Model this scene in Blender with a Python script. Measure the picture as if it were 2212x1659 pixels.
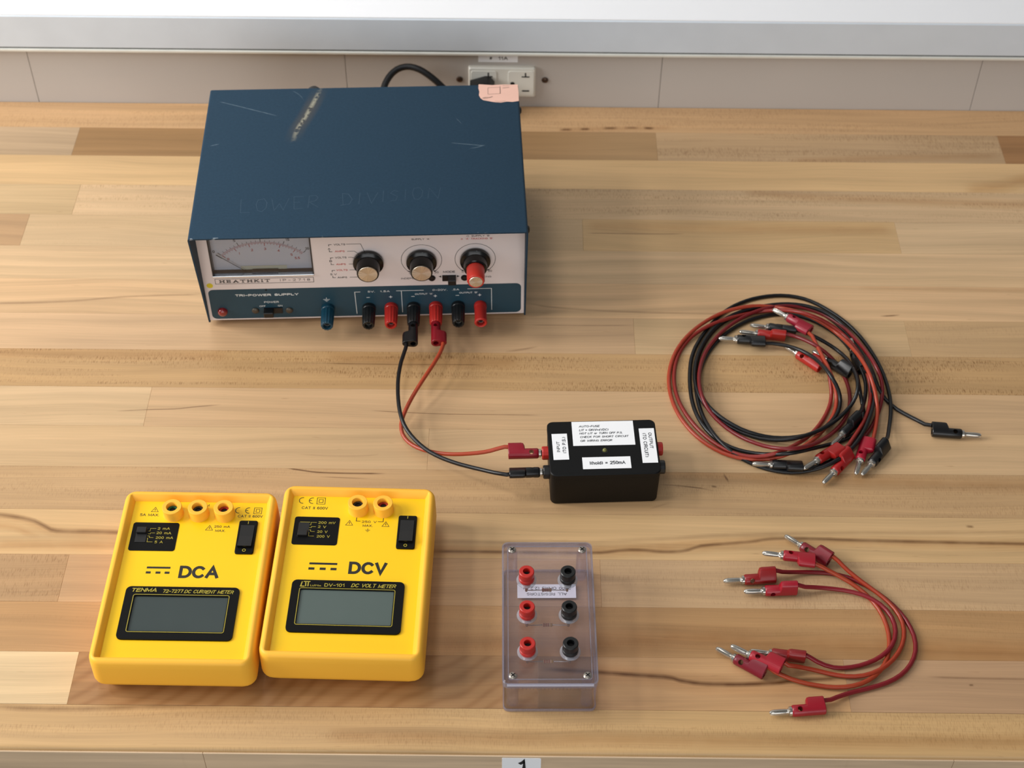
import bpy, bmesh, math, random
from mathutils import Vector, Matrix
random.seed(7)
for o in list(bpy.data.objects): bpy.data.objects.remove(o)
S = bpy.context.scene
C = S.collection
mm = .001
# ---------------------------------------------------------------- camera
FPX, TH, ROLL, YAW, CH = 3431.0, .81411, -.00717, -.00325, .95374
fw = Vector((math.sin(YAW)*math.cos(TH), math.cos(YAW)*math.cos(TH), -math.sin(TH)))
rt = Vector((math.cos(YAW), -math.sin(YAW), 0)); dn = fw.cross(rt)
if dn.z > 0: dn = -dn
r2 = math.cos(ROLL)*rt + math.sin(ROLL)*dn; d2 = -math.sin(ROLL)*rt + math.cos(ROLL)*dn
cam = bpy.data.cameras.new('camera'); camo = bpy.data.objects.new('camera', cam); C.objects.link(camo)
camo.matrix_world = Matrix(((r2.x, -d2.x, -fw.x, 0), (r2.y, -d2.y, -fw.y, 0), (r2.z, -d2.z, -fw.z, CH), (0, 0, 0, 1)))
cam.sensor_width = 36; cam.lens = 36*FPX/2212; cam.clip_start = .05; cam.clip_end = 30
cam.dof.use_dof = True; cam.dof.focus_distance = 1.17; cam.dof.aperture_fstop = 10.5
S.camera = camo
try: S.cycles.transparent_max_bounces = 48
except Exception: pass
# ---------------------------------------------------------------- light
S.view_settings.view_transform = 'Standard'; S.view_settings.look = 'None'
S.view_settings.gamma = 1; S.view_settings.use_curve_mapping = False
S.view_settings.exposure = 0.0
W = bpy.data.worlds.new('room'); S.world = W; W.use_nodes = True
bgn = W.node_tree.nodes['Background']; bgn.inputs[0].default_value = (.96, .98, 1.0, 1); bgn.inputs[1].default_value = .145
def area(name, loc, target, sx, sy, power, col):
    l = bpy.data.lights.new(name, 'AREA'); l.shape = 'RECTANGLE'; l.size = sx; l.size_y = sy; l.energy = power; l.color = col
    o = bpy.data.objects.new(name, l); C.objects.link(o); o.location = loc
    o.rotation_euler = (Vector(target)-Vector(loc)).to_track_quat('-Z', 'Y').to_euler(); return o
area('window_light', (-2.0, .72, 1.05), (0, .95, 0), 1.15, .95, 47, (1, .985, .965))
area('ceiling_light', (-1.35, .95, 1.55), (0, .9, 0), .28, .22, 7, (1, .98, .96))
area('ceiling_light', (-.45, 1.0, 1.9), (-.35, 1.0, 0), 1.3, .3, 6, (1, .99, .98))
area('ceiling_light', (-.4, -.7, 1.9), (-.3, .6, 0), 1.2, .5, 5, (.98, .99, 1))
area('room_fill', (0, -2.3, .75), (0, .9, 0), 3.0, 1.4, 34, (.97, .985, 1))  # added soft fill from behind the camera, brightens the front faces

# ---------------------------------------------------------------- material helpers
def lin(c):
    return tuple((x/255/12.92 if x/255 <= .04045 else ((x/255+.055)/1.055)**2.4) for x in c)
_M = {}
def node(nt, t, **k):
    n = nt.nodes.new(t)
    for a, b in k.items(): setattr(n, a, b)
    return n
def math_(nt, op, a, b=None, c=None, clamp=False):
    n = nt.nodes.new('ShaderNodeMath'); n.operation = op; n.use_clamp = clamp
    for i, v in enumerate((a, b, c)):
        if v is None: continue
        if isinstance(v, (int, float)): n.inputs[i].default_value = v
        else: nt.links.new(v, n.inputs[i])
    return n.outputs[0]
def mixc(nt, f, a, b, mode='MIX'):
    n = nt.nodes.new('ShaderNodeMix'); n.data_type = 'RGBA'; n.blend_type = mode
    for i, v in ((0, f), (6, a), (7, b)):
        if isinstance(v, (int, float)): n.inputs[i].default_value = v
        elif isinstance(v, tuple): n.inputs[i].default_value = (*v[:3], 1)
        else: nt.links.new(v, n.inputs[i])
    return n.outputs[2]
def newmat(name):
    m = bpy.data.materials.new(name); m.use_nodes = True
    return m, m.node_tree, m.node_tree.nodes['Principled BSDF']
def mat(name, col, rough=.5, metal=0., var=.06, scale=40, bump=0., spec=.5, bscale=None, coat=0.):
    if name in _M: return _M[name]
    m, nt, p = newmat(name); c = lin(col)
    tc = node(nt, 'ShaderNodeTexCoord'); nz = node(nt, 'ShaderNodeTexNoise'); nz.inputs['Scale'].default_value = scale; nz.inputs['Detail'].default_value = 3
    nt.links.new(tc.outputs['Object'], nz.inputs['Vector'])
    k = tuple(x*(1-var*2) for x in c)
    nt.links.new(mixc(nt, nz.outputs[0], k, tuple(min(1, x*(1+var*2)) for x in c)), p.inputs['Base Color'])
    p.inputs['Roughness'].default_value = rough; p.inputs['Metallic'].default_value = metal
    p.inputs['Specular IOR Level'].default_value = spec
    if coat: p.inputs['Coat Weight'].default_value = coat; p.inputs['Coat Roughness'].default_value = .08
    if bump:
        b = node(nt, 'ShaderNodeBump'); b.inputs['Strength'].default_value = bump; b.inputs['Distance'].default_value = .0003
        n2 = node(nt, 'ShaderNodeTexNoise'); n2.inputs['Scale'].default_value = bscale or 900
        nt.links.new(tc.outputs['Object'], n2.inputs['Vector']); nt.links.new(n2.outputs[0], b.inputs['Height']); nt.links.new(b.outputs[0], p.inputs['Normal'])
    _M[name] = m; return m
def clear_mat(name, tint, refl=.9, edge=None, rough=.03, haze=0.):
    # clear plastic: straight-through tint plus fresnel gloss
    if name in _M: return _M[name]
    m, nt, p = newmat(name); nt.nodes.remove(p); out = nt.nodes['Material Output']
    tr = node(nt, 'ShaderNodeBsdfTransparent'); gl = node(nt, 'ShaderNodeBsdfGlossy'); gl.inputs['Roughness'].default_value = rough
    gl.inputs['Color'].default_value = (refl, refl, refl, 1)
    lw = node(nt, 'ShaderNodeLayerWeight'); lw.inputs['Blend'].default_value = .35
    t = mixc(nt, lw.outputs['Facing'], lin(tint), lin(edge or tint)); nt.links.new(t, tr.inputs['Color'])
    l2 = node(nt, 'ShaderNodeLayerWeight'); l2.inputs['Blend'].default_value = .5
    fr = math_(nt, 'MULTIPLY_ADD', math_(nt, 'POWER', l2.outputs['Facing'], 4.), .9, .035, clamp=True)
    mx = node(nt, 'ShaderNodeMixShader'); nt.links.new(fr, mx.inputs[0]); df = node(nt, 'ShaderNodeBsdfDiffuse'); df.inputs['Color'].default_value = (*lin((226, 224, 236)), 1); m0 = node(nt, 'ShaderNodeMixShader'); m0.inputs[0].default_value = haze; nt.links.new(tr.outputs[0], m0.inputs[1]); nt.links.new(df.outputs[0], m0.inputs[2]); nt.links.new(m0.outputs[0], mx.inputs[1]); nt.links.new(gl.outputs[0], mx.inputs[2])
    nt.links.new(mx.outputs[0], out.inputs['Surface']); _M[name] = m; return m

def fcurve(nt, x, pts, lo, hi):
    """x socket in metres -> value interpolated through pts [(x, v01)], x mapped lo..hi -> 0..1"""
    u = math_(nt, 'MULTIPLY_ADD', x, 1/(hi-lo), -lo/(hi-lo), clamp=True)
    f = node(nt, 'ShaderNodeFloatCurve'); cu = f.mapping.curves[0]
    P = [((a-lo)/(hi-lo), b) for a, b in pts]
    cu.points[0].location = (max(0, P[0][0]), P[0][1]); cu.points[1].location = (min(1, P[-1][0]), P[-1][1])
    for a, b in P[1:-1]: cu.points.new(a, b)
    f.mapping.use_clip = False; f.mapping.update()
    nt.links.new(u, f.inputs['Value']); return f.outputs[0]
def streak(nt, along, across, pts, width, lo, hi, clo, chi, fade=.012):
    """soft mask along a drawn line: pts [(along, across)] in metres"""
    fade = min(fade, (pts[-1][0]-pts[0][0])/3)
    c = fcurve(nt, along, [(a, (b-clo)/(chi-clo)) for a, b in pts], lo, hi)
    cn = math_(nt, 'MULTIPLY_ADD', across, 1/(chi-clo), -clo/(chi-clo))
    d = math_(nt, 'ABSOLUTE', math_(nt, 'SUBTRACT', cn, c))
    m = math_(nt, 'SUBTRACT', 1, math_(nt, 'MULTIPLY', d, (chi-clo)/width), clamp=True)
    m = math_(nt, 'SMOOTH_MIN', m, 1, .2) if False else m
    a, b = pts[0][0], pts[-1][0]
    e1 = math_(nt, 'MULTIPLY', math_(nt, 'SUBTRACT', along, a), 1/fade, clamp=True)
    e2 = math_(nt, 'MULTIPLY', math_(nt, 'SUBTRACT', b, along), 1/fade, clamp=True)
    return math_(nt, 'MULTIPLY', math_(nt, 'POWER', m, .8), math_(nt, 'MULTIPLY', e1, e2))

# wood grain shared node group
G = bpy.data.node_groups.new('maple_grain', 'ShaderNodeTree')
for nm, t, d in (('Color', 'NodeSocketColor', (.6, .4, .2, 1)), ('Fleck', 'NodeSocketFloat', 0.), ('Seed', 'NodeSocketFloat', 0.), ('Figure', 'NodeSocketFloat', .3)):
    s_ = G.interface.new_socket(nm, in_out='INPUT', socket_type=t); s_.default_value = d
G.interface.new_socket('Color', in_out='OUTPUT', socket_type='NodeSocketColor')
G.interface.new_socket('Height', in_out='OUTPUT', socket_type='NodeSocketFloat')
gi = node(G, 'NodeGroupInput'); go = node(G, 'NodeGroupOutput'); gp = node(G, 'ShaderNodeNewGeometry'); sx = node(G, 'ShaderNodeSeparateXYZ')
G.links.new(gp.outputs['Position'], sx.inputs[0]); px_, py_, pz_ = sx.outputs
seed = math_(G, 'MULTIPLY', gi.outputs['Seed'], 3.17)
def gn(ax, ay, det=2., dist=0., az=0., rough=.5):
    cv = node(G, 'ShaderNodeCombineXYZ')
    G.links.new(math_(G, 'MULTIPLY_ADD', px_, ax, seed), cv.inputs[0]); G.links.new(math_(G, 'MULTIPLY', yy, ay), cv.inputs[1])
    G.links.new(math_(G, 'MULTIPLY_ADD', pz_, az, seed), cv.inputs[2])
    n = node(G, 'ShaderNodeTexNoise'); n.inputs['Scale'].default_value = 1; n.inputs['Detail'].default_value = det; n.inputs['Roughness'].default_value = rough
    n.inputs['Distortion'].default_value = dist; G.links.new(cv.outputs[0], n.inputs['Vector']); return n.outputs[0]
yy = py_
yy0 = gn(4.5, 14, 1)
yy = math_(G, 'MULTIPLY_ADD', math_(G, 'SUBTRACT', yy0, .5), .022, py_)
fine = gn(14, 800, 3, 0, 300); band = gn(2.2, 85, 3, .3, 60, .6); tone = gn(3.5, 9, 2)
rings = math_(G, 'SINE', math_(G, 'MULTIPLY', math_(G, 'ADD', math_(G, 'MULTIPLY', yy, 420), math_(G, 'MULTIPLY', band, 9)), 1.))
v = math_(G, 'ADD', math_(G, 'MULTIPLY', math_(G, 'SUBTRACT', fine, .5), .30), math_(G, 'MULTIPLY', math_(G, 'SUBTRACT', band, .5), .55))
v = math_(G, 'ADD', v, math_(G, 'MULTIPLY', math_(G, 'SUBTRACT', tone, .5), .30))
v = math_(G, 'ADD', v, math_(G, 'MULTIPLY', rings, math_(G, 'MULTIPLY', gi.outputs['Figure'], .10)))
v = math_(G, 'ADD', v, 1.0)
cc = mixc(G, 1.0, gi.outputs['Color'], (1, 1, 1), 'MULTIPLY')
vm = node(G, 'ShaderNodeVectorMath', operation='SCALE'); G.links.new(cc, vm.inputs[0]); G.links.new(v, vm.inputs['Scale'])
hue = mixc(G, math_(G, 'MULTIPLY', gn(5, 22, 1), .9), vm.outputs[0], mixc(G, 1., vm.outputs[0], (1.0, .965, .89), 'MULTIPLY'))
# ray flecks: short dashes across the grain, in patches
yy = py_
fl2 = math_(G, 'MULTIPLY', math_(G, 'SUBTRACT', gn(1700, 210, 1.5, .25), .535), 10, clamp=True)
reg = math_(G, 'MULTIPLY', math_(G, 'SUBTRACT', gn(5, 90, 2), .43), 6, clamp=True)
flm = math_(G, 'MULTIPLY', math_(G, 'MULTIPLY', fl2, reg), gi.outputs['Fleck'], clamp=True)
spk = math_(G, 'MULTIPLY', math_(G, 'SUBTRACT', gn(60, 420, 1), .74), 9, clamp=True)
allm = math_(G, 'MAXIMUM', math_(G, 'MULTIPLY', flm, .9), math_(G, 'MULTIPLY', spk, .35))
fin = mixc(G, allm, hue, mixc(G, 1., hue, (.50, .40, .30), 'MULTIPLY'))
G.links.new(fin, go.inputs['Color']); G.links.new(fine, go.inputs['Height'])
_wc = [0]
def wood(col, fleck=0., figure=.3, streaks=(), y0=0., y1=1., dark=(92, 62, 36), diag=None, tones=()):
    """col linear albedo; streaks: (points, width, strength) on the bench top"""
    _wc[0] += 1
    m, nt, p = newmat('maple.%02d' % _wc[0])
    g = node(nt, 'ShaderNodeGroup'); g.node_tree = G
    g.inputs['Color'].default_value = (*col, 1); g.inputs['Fleck'].default_value = fleck; g.inputs['Seed'].default_value = _wc[0]*1.7; g.inputs['Figure'].default_value = figure
    c = g.outputs['Color']; ge = node(nt, 'ShaderNodeNewGeometry'); s = node(nt, 'ShaderNodeSeparateXYZ'); nt.links.new(ge.outputs['Position'], s.inputs[0])
    X, Y, Z = s.outputs
    for x0, x1, tc in tones:                       # wood that changes colour along its length
        f = math_(nt, 'MULTIPLY_ADD', X, 1/(x1-x0), -x0/(x1-x0), clamp=True)
        c = mixc(nt, f, c, mixc(nt, 1., c, tuple(tc), 'MULTIPLY'))
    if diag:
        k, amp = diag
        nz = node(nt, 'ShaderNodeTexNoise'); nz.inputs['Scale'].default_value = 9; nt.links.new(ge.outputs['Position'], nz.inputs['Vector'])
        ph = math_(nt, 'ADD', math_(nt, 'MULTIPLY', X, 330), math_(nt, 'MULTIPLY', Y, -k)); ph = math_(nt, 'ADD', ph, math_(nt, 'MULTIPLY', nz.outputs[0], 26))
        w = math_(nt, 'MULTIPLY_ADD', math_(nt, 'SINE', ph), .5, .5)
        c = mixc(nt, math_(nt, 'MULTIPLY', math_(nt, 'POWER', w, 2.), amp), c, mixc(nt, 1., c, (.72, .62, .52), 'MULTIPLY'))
    if streaks:
        nz = node(nt, 'ShaderNodeTexNoise'); nz.inputs['Scale'].default_value = 60; nz.inputs['Detail'].default_value = 2; nt.links.new(ge.outputs['Position'], nz.inputs['Vector'])
        for pts, wd, a in streaks:
            k = streak(nt, X, Y, pts, wd*1.3, -.6, .6, y0-.01, y1+.01)
            k = math_(nt, 'MULTIPLY', k, math_(nt, 'MULTIPLY_ADD', nz.outputs[0], .9, .45, clamp=True))
            c = mixc(nt, math_(nt, 'MULTIPLY', k, a, clamp=True), c, mixc(nt, 1., c, (.22, .14, .08) if wd < .0025 else (.66, .50, .33), 'MULTIPLY'))
    nt.links.new(c, p.inputs['Base Color']); p.inputs['Roughness'].default_value = .42; p.inputs['Specular IOR Level'].default_value = .42
    b = node(nt, 'ShaderNodeBump'); b.inputs['Strength'].default_value = .12; b.inputs['Distance'].default_value = .0003
    nt.links.new(g.outputs['Height'], b.inputs['Height']); nt.links.new(b.outputs[0], p.inputs['Normal'])
    return m

# ---------------------------------------------------------------- geometry helpers
I4 = Matrix.Identity(4)
def T(x, y, z): return Matrix.Translation((x, y, z))
def RX(a): return Matrix.Rotation(a, 4, 'X')
def RY(a): return Matrix.Rotation(a, 4, 'Y')
def RZ(a): return Matrix.Rotation(a, 4, 'Z')
def obj(name, bm, m, parent=None, smooth=None, kind=None, label=None, loc=None, rot=None):
    if isinstance(bm, bmesh.types.BMesh):
        bmesh.ops.recalc_face_normals(bm, faces=bm.faces)
        me = bpy.data.meshes.new(name); bm.to_mesh(me); bm.free()
    else: me = bm
    for x in (m if isinstance(m, (list, tuple)) else [m]):
        if x and x.name not in [q.name for q in me.materials if q]: me.materials.append(x)
    if smooth is not None:
        me.polygons.foreach_set('use_smooth', [True]*len(me.polygons))
        try: me.set_sharp_from_angle(angle=math.radians(smooth))
        except Exception: pass
    o = bpy.data.objects.new(name, me); C.objects.link(o)
    if parent: o.parent = parent
    if loc: o.location = loc
    if rot: o.rotation_euler = rot
    if kind: o['kind'] = kind
    if label: o['label'] = label
    return o
def thing(name, label, cat, loc=(0, 0, 0), rz=0, group=None):
    o = bpy.data.objects.new(name, None); C.objects.link(o); o.empty_display_size = .02
    o.location = loc; o.rotation_euler = (0, 0, rz); o['label'] = label; o['category'] = cat
    if group: o['group'] = group
    return o
def rrect(x0, x1, y0, y1, r=0., n=4):
    if r <= 0: return [(x0, y0), (x1, y0), (x1, y1), (x0, y1)]
    out = []
    for cx, cy, a in ((x1-r, y0+r, -90), (x1-r, y1-r, 0), (x0+r, y1-r, 90), (x0+r, y0+r, 180)):
        for i in range(n+1):
            t = math.radians(a+90*i/n); out.append((cx+r*math.cos(t), cy+r*math.sin(t)))
    return out
def rings(bm, R, M=I4, cap0=True, cap1=True, closed=True):
    """R: list of equally long point lists (3D); skin them"""
    V = [[bm.verts.new(M @ Vector(p)) for p in r] for r in R]; n = len(R[0])
    for a, b in zip(V[:-1], V[1:]):
        for i in range(n if closed else n-1):
            j = (i+1) % n
            try: bm.faces.new((a[i], a[j], b[j], b[i]))
            except ValueError: pass
    if cap0: bm.faces.new(V[0][::-1])
    if cap1: bm.faces.new(V[-1])
    return V
def stack(bm, L, M=I4, cap0=True, cap1=True, n=4):
    """L: list of (x0,x1,y0,y1,r,z)"""
    return rings(bm, [[(x, y, z) for x, y in rrect(x0, x1, y0, y1, r, n)] for x0, x1, y0, y1, r, z in L], M, cap0, cap1)
def rbox(bm, x0, x1, y0, y1, z0, z1, r=0., b=0., M=I4, n=3):
    if b > 0:
        r = max(r, b*1.01)
        L = [(x0+b, x1-b, y0+b, y1-b, r-b, z0), (x0, x1, y0, y1, r, z0+b), (x0, x1, y0, y1, r, z1-b), (x0+b, x1-b, y0+b, y1-b, r-b, z1)]
    else: L = [(x0, x1, y0, y1, r, z0), (x0, x1, y0, y1, r, z1)]
    return stack(bm, L, M, n=n)
def lathe(bm, prof, M=I4, n=24, cap0=True, cap1=True, mod=None):
    R = []
    for k, (r, h) in enumerate(prof):
        R.append([((r+(mod(i, k) if mod else 0))*math.cos(2*math.pi*i/n), (r+(mod(i, k) if mod else 0))*math.sin(2*math.pi*i/n), h) for i in range(n)])
    return rings(bm, R, M, cap0, cap1)
def tube(bm, P, r, n=8, cap=True):
    P = [Vector(p) for p in P]; R = []; up = None
    for i, p in enumerate(P):
        t = (P[min(i+1, len(P)-1)]-P[max(i-1, 0)]).normalized()
        if up is None: up = Vector((0, 0, 1)) if abs(t.z) < .9 else Vector((1, 0, 0))
        u = (up - up.dot(t)*t).normalized(); v_ = t.cross(u); up = u
        R.append([p+r*(math.cos(2*math.pi*k/n)*u+math.sin(2*math.pi*k/n)*v_) for k in range(n)])
    rings(bm, R, I4, cap, cap)
def spline(P, step=.004):
    P = [Vector(p) for p in P]; out = [P[0]]
    for i in range(len(P)-1):
        a, b, c, d = P[max(i-1, 0)], P[i], P[i+1], P[min(i+2, len(P)-1)]
        n = max(1, int((c-b).length/step))
        for k in range(1, n+1):
            t = k/n; out.append(.5*((2*b)+(c-a)*t+(2*a-5*b+4*c-d)*t*t+(3*b-a-3*c+d)*t**3))
    return out
def frame(o, xd, yd):
    """matrix whose local x/y run along xd/yd"""
    xd, yd = Vector(xd), Vector(yd); zd = xd.cross(yd)
    return Matrix(((xd.x, yd.x, zd.x, o[0]), (xd.y, yd.y, zd.y, o[1]), (xd.z, yd.z, zd.z, o[2]), (0, 0, 0, 1)))
def poly(bm, pts, M, h=.00006):
    """flat print with a whisker of thickness"""
    a = [bm.verts.new(M @ Vector((x, y, h))) for x, y in pts]; bm.faces.new(a)
_lvl = [0]
def stroke(bm, pts, w, M, h=.00006, closed=False, ext=0.):
    """mitred flat ribbon; successive ribbons sit a hair apart so crossings never share a plane"""
    P = [Vector((a, b_, 0)) for a, b_ in pts]
    P = [p_ for i, p_ in enumerate(P) if i == 0 or (p_-P[i-1]).length > 1e-7]
    if (P[0]-P[-1]).length < 1e-6 and len(P) > 2: closed = True; P = P[:-1]
    n = len(P)
    if n < 2: return
    _lvl[0] = (_lvl[0]+1) % 14; h = h*(1+.025*_lvl[0])
    if not closed and ext:
        P[0] = P[0]+(P[0]-P[1]).normalized()*w*ext; P[-1] = P[-1]+(P[-1]-P[-2]).normalized()*w*ext
    V = []
    for i in range(n):
        a = P[i-1] if (i or closed) else None; c = P[(i+1) % n] if (i < n-1 or closed) else None
        d1 = (P[i]-a).normalized() if a is not None else (c-P[i]).normalized(); d2_ = (c-P[i]).normalized() if c is not None else d1
        n1 = Vector((-d1.y, d1.x, 0)); n2 = Vector((-d2_.y, d2_.x, 0)); m_ = n1+n2
        if m_.length < 1e-4: m_ = n1
        m_.normalize(); k = min(1/max(m_.dot(n1), .3), 2.2)*w/2
        V.append([bm.verts.new(M @ Vector((P[i].x+s_*m_.x*k, P[i].y+s_*m_.y*k, h))) for s_ in (1, -1)])
    for i in range(n if closed else n-1):
        j = (i+1) % n; bm.faces.new((V[i][0], V[i][1], V[j][1], V[j][0]))
def arc(cx, cy, r, a0, a1, n=16, ry=None):
    return [(cx+r*math.cos(math.radians(a0+(a1-a0)*i/n)), cy+(ry or r)*math.sin(math.radians(a0+(a1-a0)*i/n))) for i in range(n+1)]
SC = Matrix.Scale(.001, 4)
# ---- plain stroke alphabet (cap height 1), drawn as flat ribbons
def _a(cx, cy, rx, ry, a0, a1, n=8):
    return [(cx+rx*math.cos(math.radians(a0+(a1-a0)*i/n)), cy+ry*math.sin(math.radians(a0+(a1-a0)*i/n))) for i in range(n+1)]
FONT = {
 'A': (.74, [[(0, 0), (.37, 1), (.74, 0)], [(.13, .34), (.61, .34)]]),
 'B': (.62, [[(.4, .53), (0, .53), (0, 1), (.36, 1)]+_a(.36, .765, .22, .235, 90, -90, 6), [(0, .53), (0, 0), (.38, 0)]+_a(.38, .265, .24, .265, -90, 90, 6)]),
 'C': (.72, [_a(.38, .5, .38, .5, 42, 318, 14)]),
 'D': (.68, [[(0, 0), (0, 1), (.28, 1)]+_a(.28, .5, .40, .5, 90, -90, 10)+[(0, 0)]]),
 'E': (.56, [[(.56, 1), (0, 1), (0, 0), (.58, 0)], [(0, .53), (.5, .53)]]),
 'F': (.54, [[(.54, 1), (0, 1), (0, 0)], [(0, .52), (.46, .52)]]),
 'G': (.74, [_a(.38, .5, .38, .5, 45, 300, 12)+[(.72, .14), (.72, .46), (.42, .46)]]),
 'H': (.64, [[(0, 0), (0, 1)], [(.64, 0), (.64, 1)], [(0, .52), (.64, .52)]]),
 'I': (.08, [[(.04, 0), (.04, 1)]]), 'K': (.64, [[(0, 0), (0, 1)], [(.6, 1), (0, .4)], [(.2, .6), (.64, 0)]]),
 'L': (.5, [[(0, 1), (0, 0), (.5, 0)]]), 'M': (.8, [[(0, 0), (0, 1), (.4, .12), (.8, 1), (.8, 0)]]),
 'N': (.66, [[(0, 0), (0, 1), (.66, 0), (.66, 1)]]), 'O': (.78, [_a(.39, .5, .39, .5, 0, 360, 18)]),
 'P': (.6, [[(0, 0), (0, 1), (.34, 1)]+_a(.34, .73, .26, .27, 90, -90, 7)+[(0, .46)]]),
 'R': (.64, [[(0, 0), (0, 1), (.36, 1)]+_a(.36, .74, .25, .26, 90, -90, 7)+[(0, .48)], [(.34, .48), (.64, 0)]]),
 'S': (.62, [_a(.31, .74, .29, .26, 25, 250, 9)+_a(.31, .26, .31, .27, 75, -160, 9)]),
 'T': (.62, [[(0, 1), (.62, 1)], [(.31, 1), (.31, 0)]]), 'U': (.64, [[(0, 1), (0, .32)]+_a(.32, .32, .32, .32, 180, 360, 8)+[(.64, 1)]]),
 'V': (.68, [[(0, 1), (.34, 0), (.68, 1)]]), 'W': (1., [[(0, 1), (.25, 0), (.5, .95), (.75, 0), (1, 1)]]),
 'X': (.66, [[(0, 0), (.66, 1)], [(0, 1), (.66, 0)]]), 'Y': (.66, [[(0, 1), (.33, .45), (.66, 1)], [(.33, .45), (.33, 0)]]),
 '0': (.54, [_a(.27, .5, .27, .5, 0, 360, 16)]), '1': (.3, [[(0, .72), (.2, .86), (.26, 1), (.26, 0)]]),
 '2': (.54, [_a(.27, .72, .27, .28, 165, -25, 8)+[(0, 0), (.56, 0)]]),
 '3': (.54, [_a(.26, .75, .25, .25, 150, -90, 7)+_a(.26, .26, .28, .26, 90, -150, 8)]), '4': (.58, [[(.42, 0), (.42, 1), (0, .28), (.58, .28)]]),
 '5': (.54, [[(.52, 1), (.06, 1), (.04, .54), (.26, .62)]+_a(.26, .31, .28, .31, 75, -95, 7)+[(.0, .03)]]),
 '6': (.54, [_a(.3, .55, .29, .45, 50, 180, 7)+_a(.27, .3, .27, .3, 180, 540, 12)]), '7': (.54, [[(0, 1), (.54, 1), (.2, 0)]]),
 '8': (.54, [_a(.27, .755, .24, .245, 0, 360, 12), _a(.27, .26, .27, .26, 0, 360, 12)]),
 '-': (.4, [[(0, .42), (.4, .42)]]), '.': (.1, [[(.04, 0), (.04, .1)]]), '=': (.5, [[(0, .34), (.5, .34)], [(0, .6), (.5, .6)]]),
 '(': (.2, [_a(.4, .45, .38, .62, 135, 225, 7)]), ')': (.2, [_a(-.2, .45, .38, .62, -45, 45, 7)]), '>': (.5, [[(0, .72), (.5, .45), (0, .18)]]),
 '+': (.5, [[(0, .45), (.5, .45)], [(.25, .2), (.25, .7)]]), "'": (.08, [[(.04, 1), (.04, .78)]]), '#': (.6, [[(.1, 0), (.25, 1)], [(.38, 0), (.53, 1)], [(0, .3), (.55, .3)], [(.05, .68), (.6, .68)]]),
 'm': (.76, [[(0, 0), (0, .7)], [(0, .45)]+_a(.19, .5, .19, .2, 160, 0, 6)+[(.38, 0)], [(.38, .45)]+_a(.57, .5, .19, .2, 160, 0, 6)+[(.76, 0)]]),
 'h': (.46, [[(0, 0), (0, 1)], [(0, .42)]+_a(.22, .46, .22, .24, 165, 0, 6)+[(.44, 0)]]), 'o': (.5, [_a(.25, .35, .25, .35, 0, 360, 14)]),
 'l': (.08, [[(.04, 0), (.04, 1)]]), 'd': (.5, [_a(.24, .35, .24, .35, 0, 360, 14), [(.48, 0), (.48, 1)]]), 'r': (.3, [[(0, 0), (0, .7)], [(0, .4)]+_a(.2, .44, .2, .24, 160, 60, 4)]),
 'u': (.44, [[(0, .7), (0, .22)]+_a(.22, .22, .22, .22, 180, 360, 6)+[(.44, .7)], [(.44, .3), (.44, 0)]]), 't': (.26, [[(.1, .95), (.1, .1), (.26, 0)], [(0, .7), (.26, .7)]]),
 'n': (.44, [[(0, 0), (0, .7)], [(0, .42)]+_a(.22, .46, .22, .24, 165, 0, 6)+[(.44, 0)]]), ' ': (.34, [])}
def text(bm, s, cx, cy, w, h, M, bold=0., shear=0., z=.00007, rot=0, weight=None, gap=.24, serif=False, sub='round'):
    """centre (cx,cy), fitted to width w and cap height h (mm)"""
    t = weight if weight else (.165 if bold < .02 else .20 if bold < .05 else .25)
    x = 0; L = []
    for ch in s:
        wd, ps = FONT[ch]
        for p_ in ps: L.append([(x+a, b_) for a, b_ in p_])
        if serif:
            for p_ in ps:
                for k_ in (0, -1):
                    a, b_ = p_[k_]
                    if b_ in (0, 1) and ch not in 'E': L.append([(x+a-.17, b_), (x+a+.17, b_)])
            if ch == 'E': L += [[(x-.14, 0), (x+.1, 0)], [(x-.14, 1), (x+.1, 1)], [(x+.56, 1), (x+.56, .78)], [(x+.58, 0), (x+.58, .22)]]
        x += wd+gap
    tw = x-gap; sx_ = (w-t*h)/tw; sy_ = h-t*h; tt = t*h
    R = M @ T(cx*mm, cy*mm, 0) @ RZ(math.radians(rot)) @ SC
    for p_ in L:
        stroke(bm, [((a-tw/2)*sx_+(b_-.5)*sy_*shear, (b_-.5)*sy_) for a, b_ in p_], tt, R, z/mm, ext=.35)

def B(): return bmesh.new()

class Print:
    """flat lettering and marks on a face; millimetres in the face's own x/y"""
    def __init__(s, M, h=.08): s.b = B(); s.M = M; s.MM = M @ SC; s.h = h
    def t(s, txt, cx, cy, w, h, bold=0., shear=0., rot=0, **k): text(s.b, txt, cx, cy, w, h, s.M, bold, shear, s.h*mm, rot, **k); return s
    def l(s, pts, w=.3, closed=False): stroke(s.b, pts, w, s.MM, s.h, closed); return s
    def p(s, pts): poly(s.b, pts, s.MM, s.h); return s
    def out(s, name, m, parent, label=None): return obj(name, s.b, m, parent, label=label)

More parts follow.
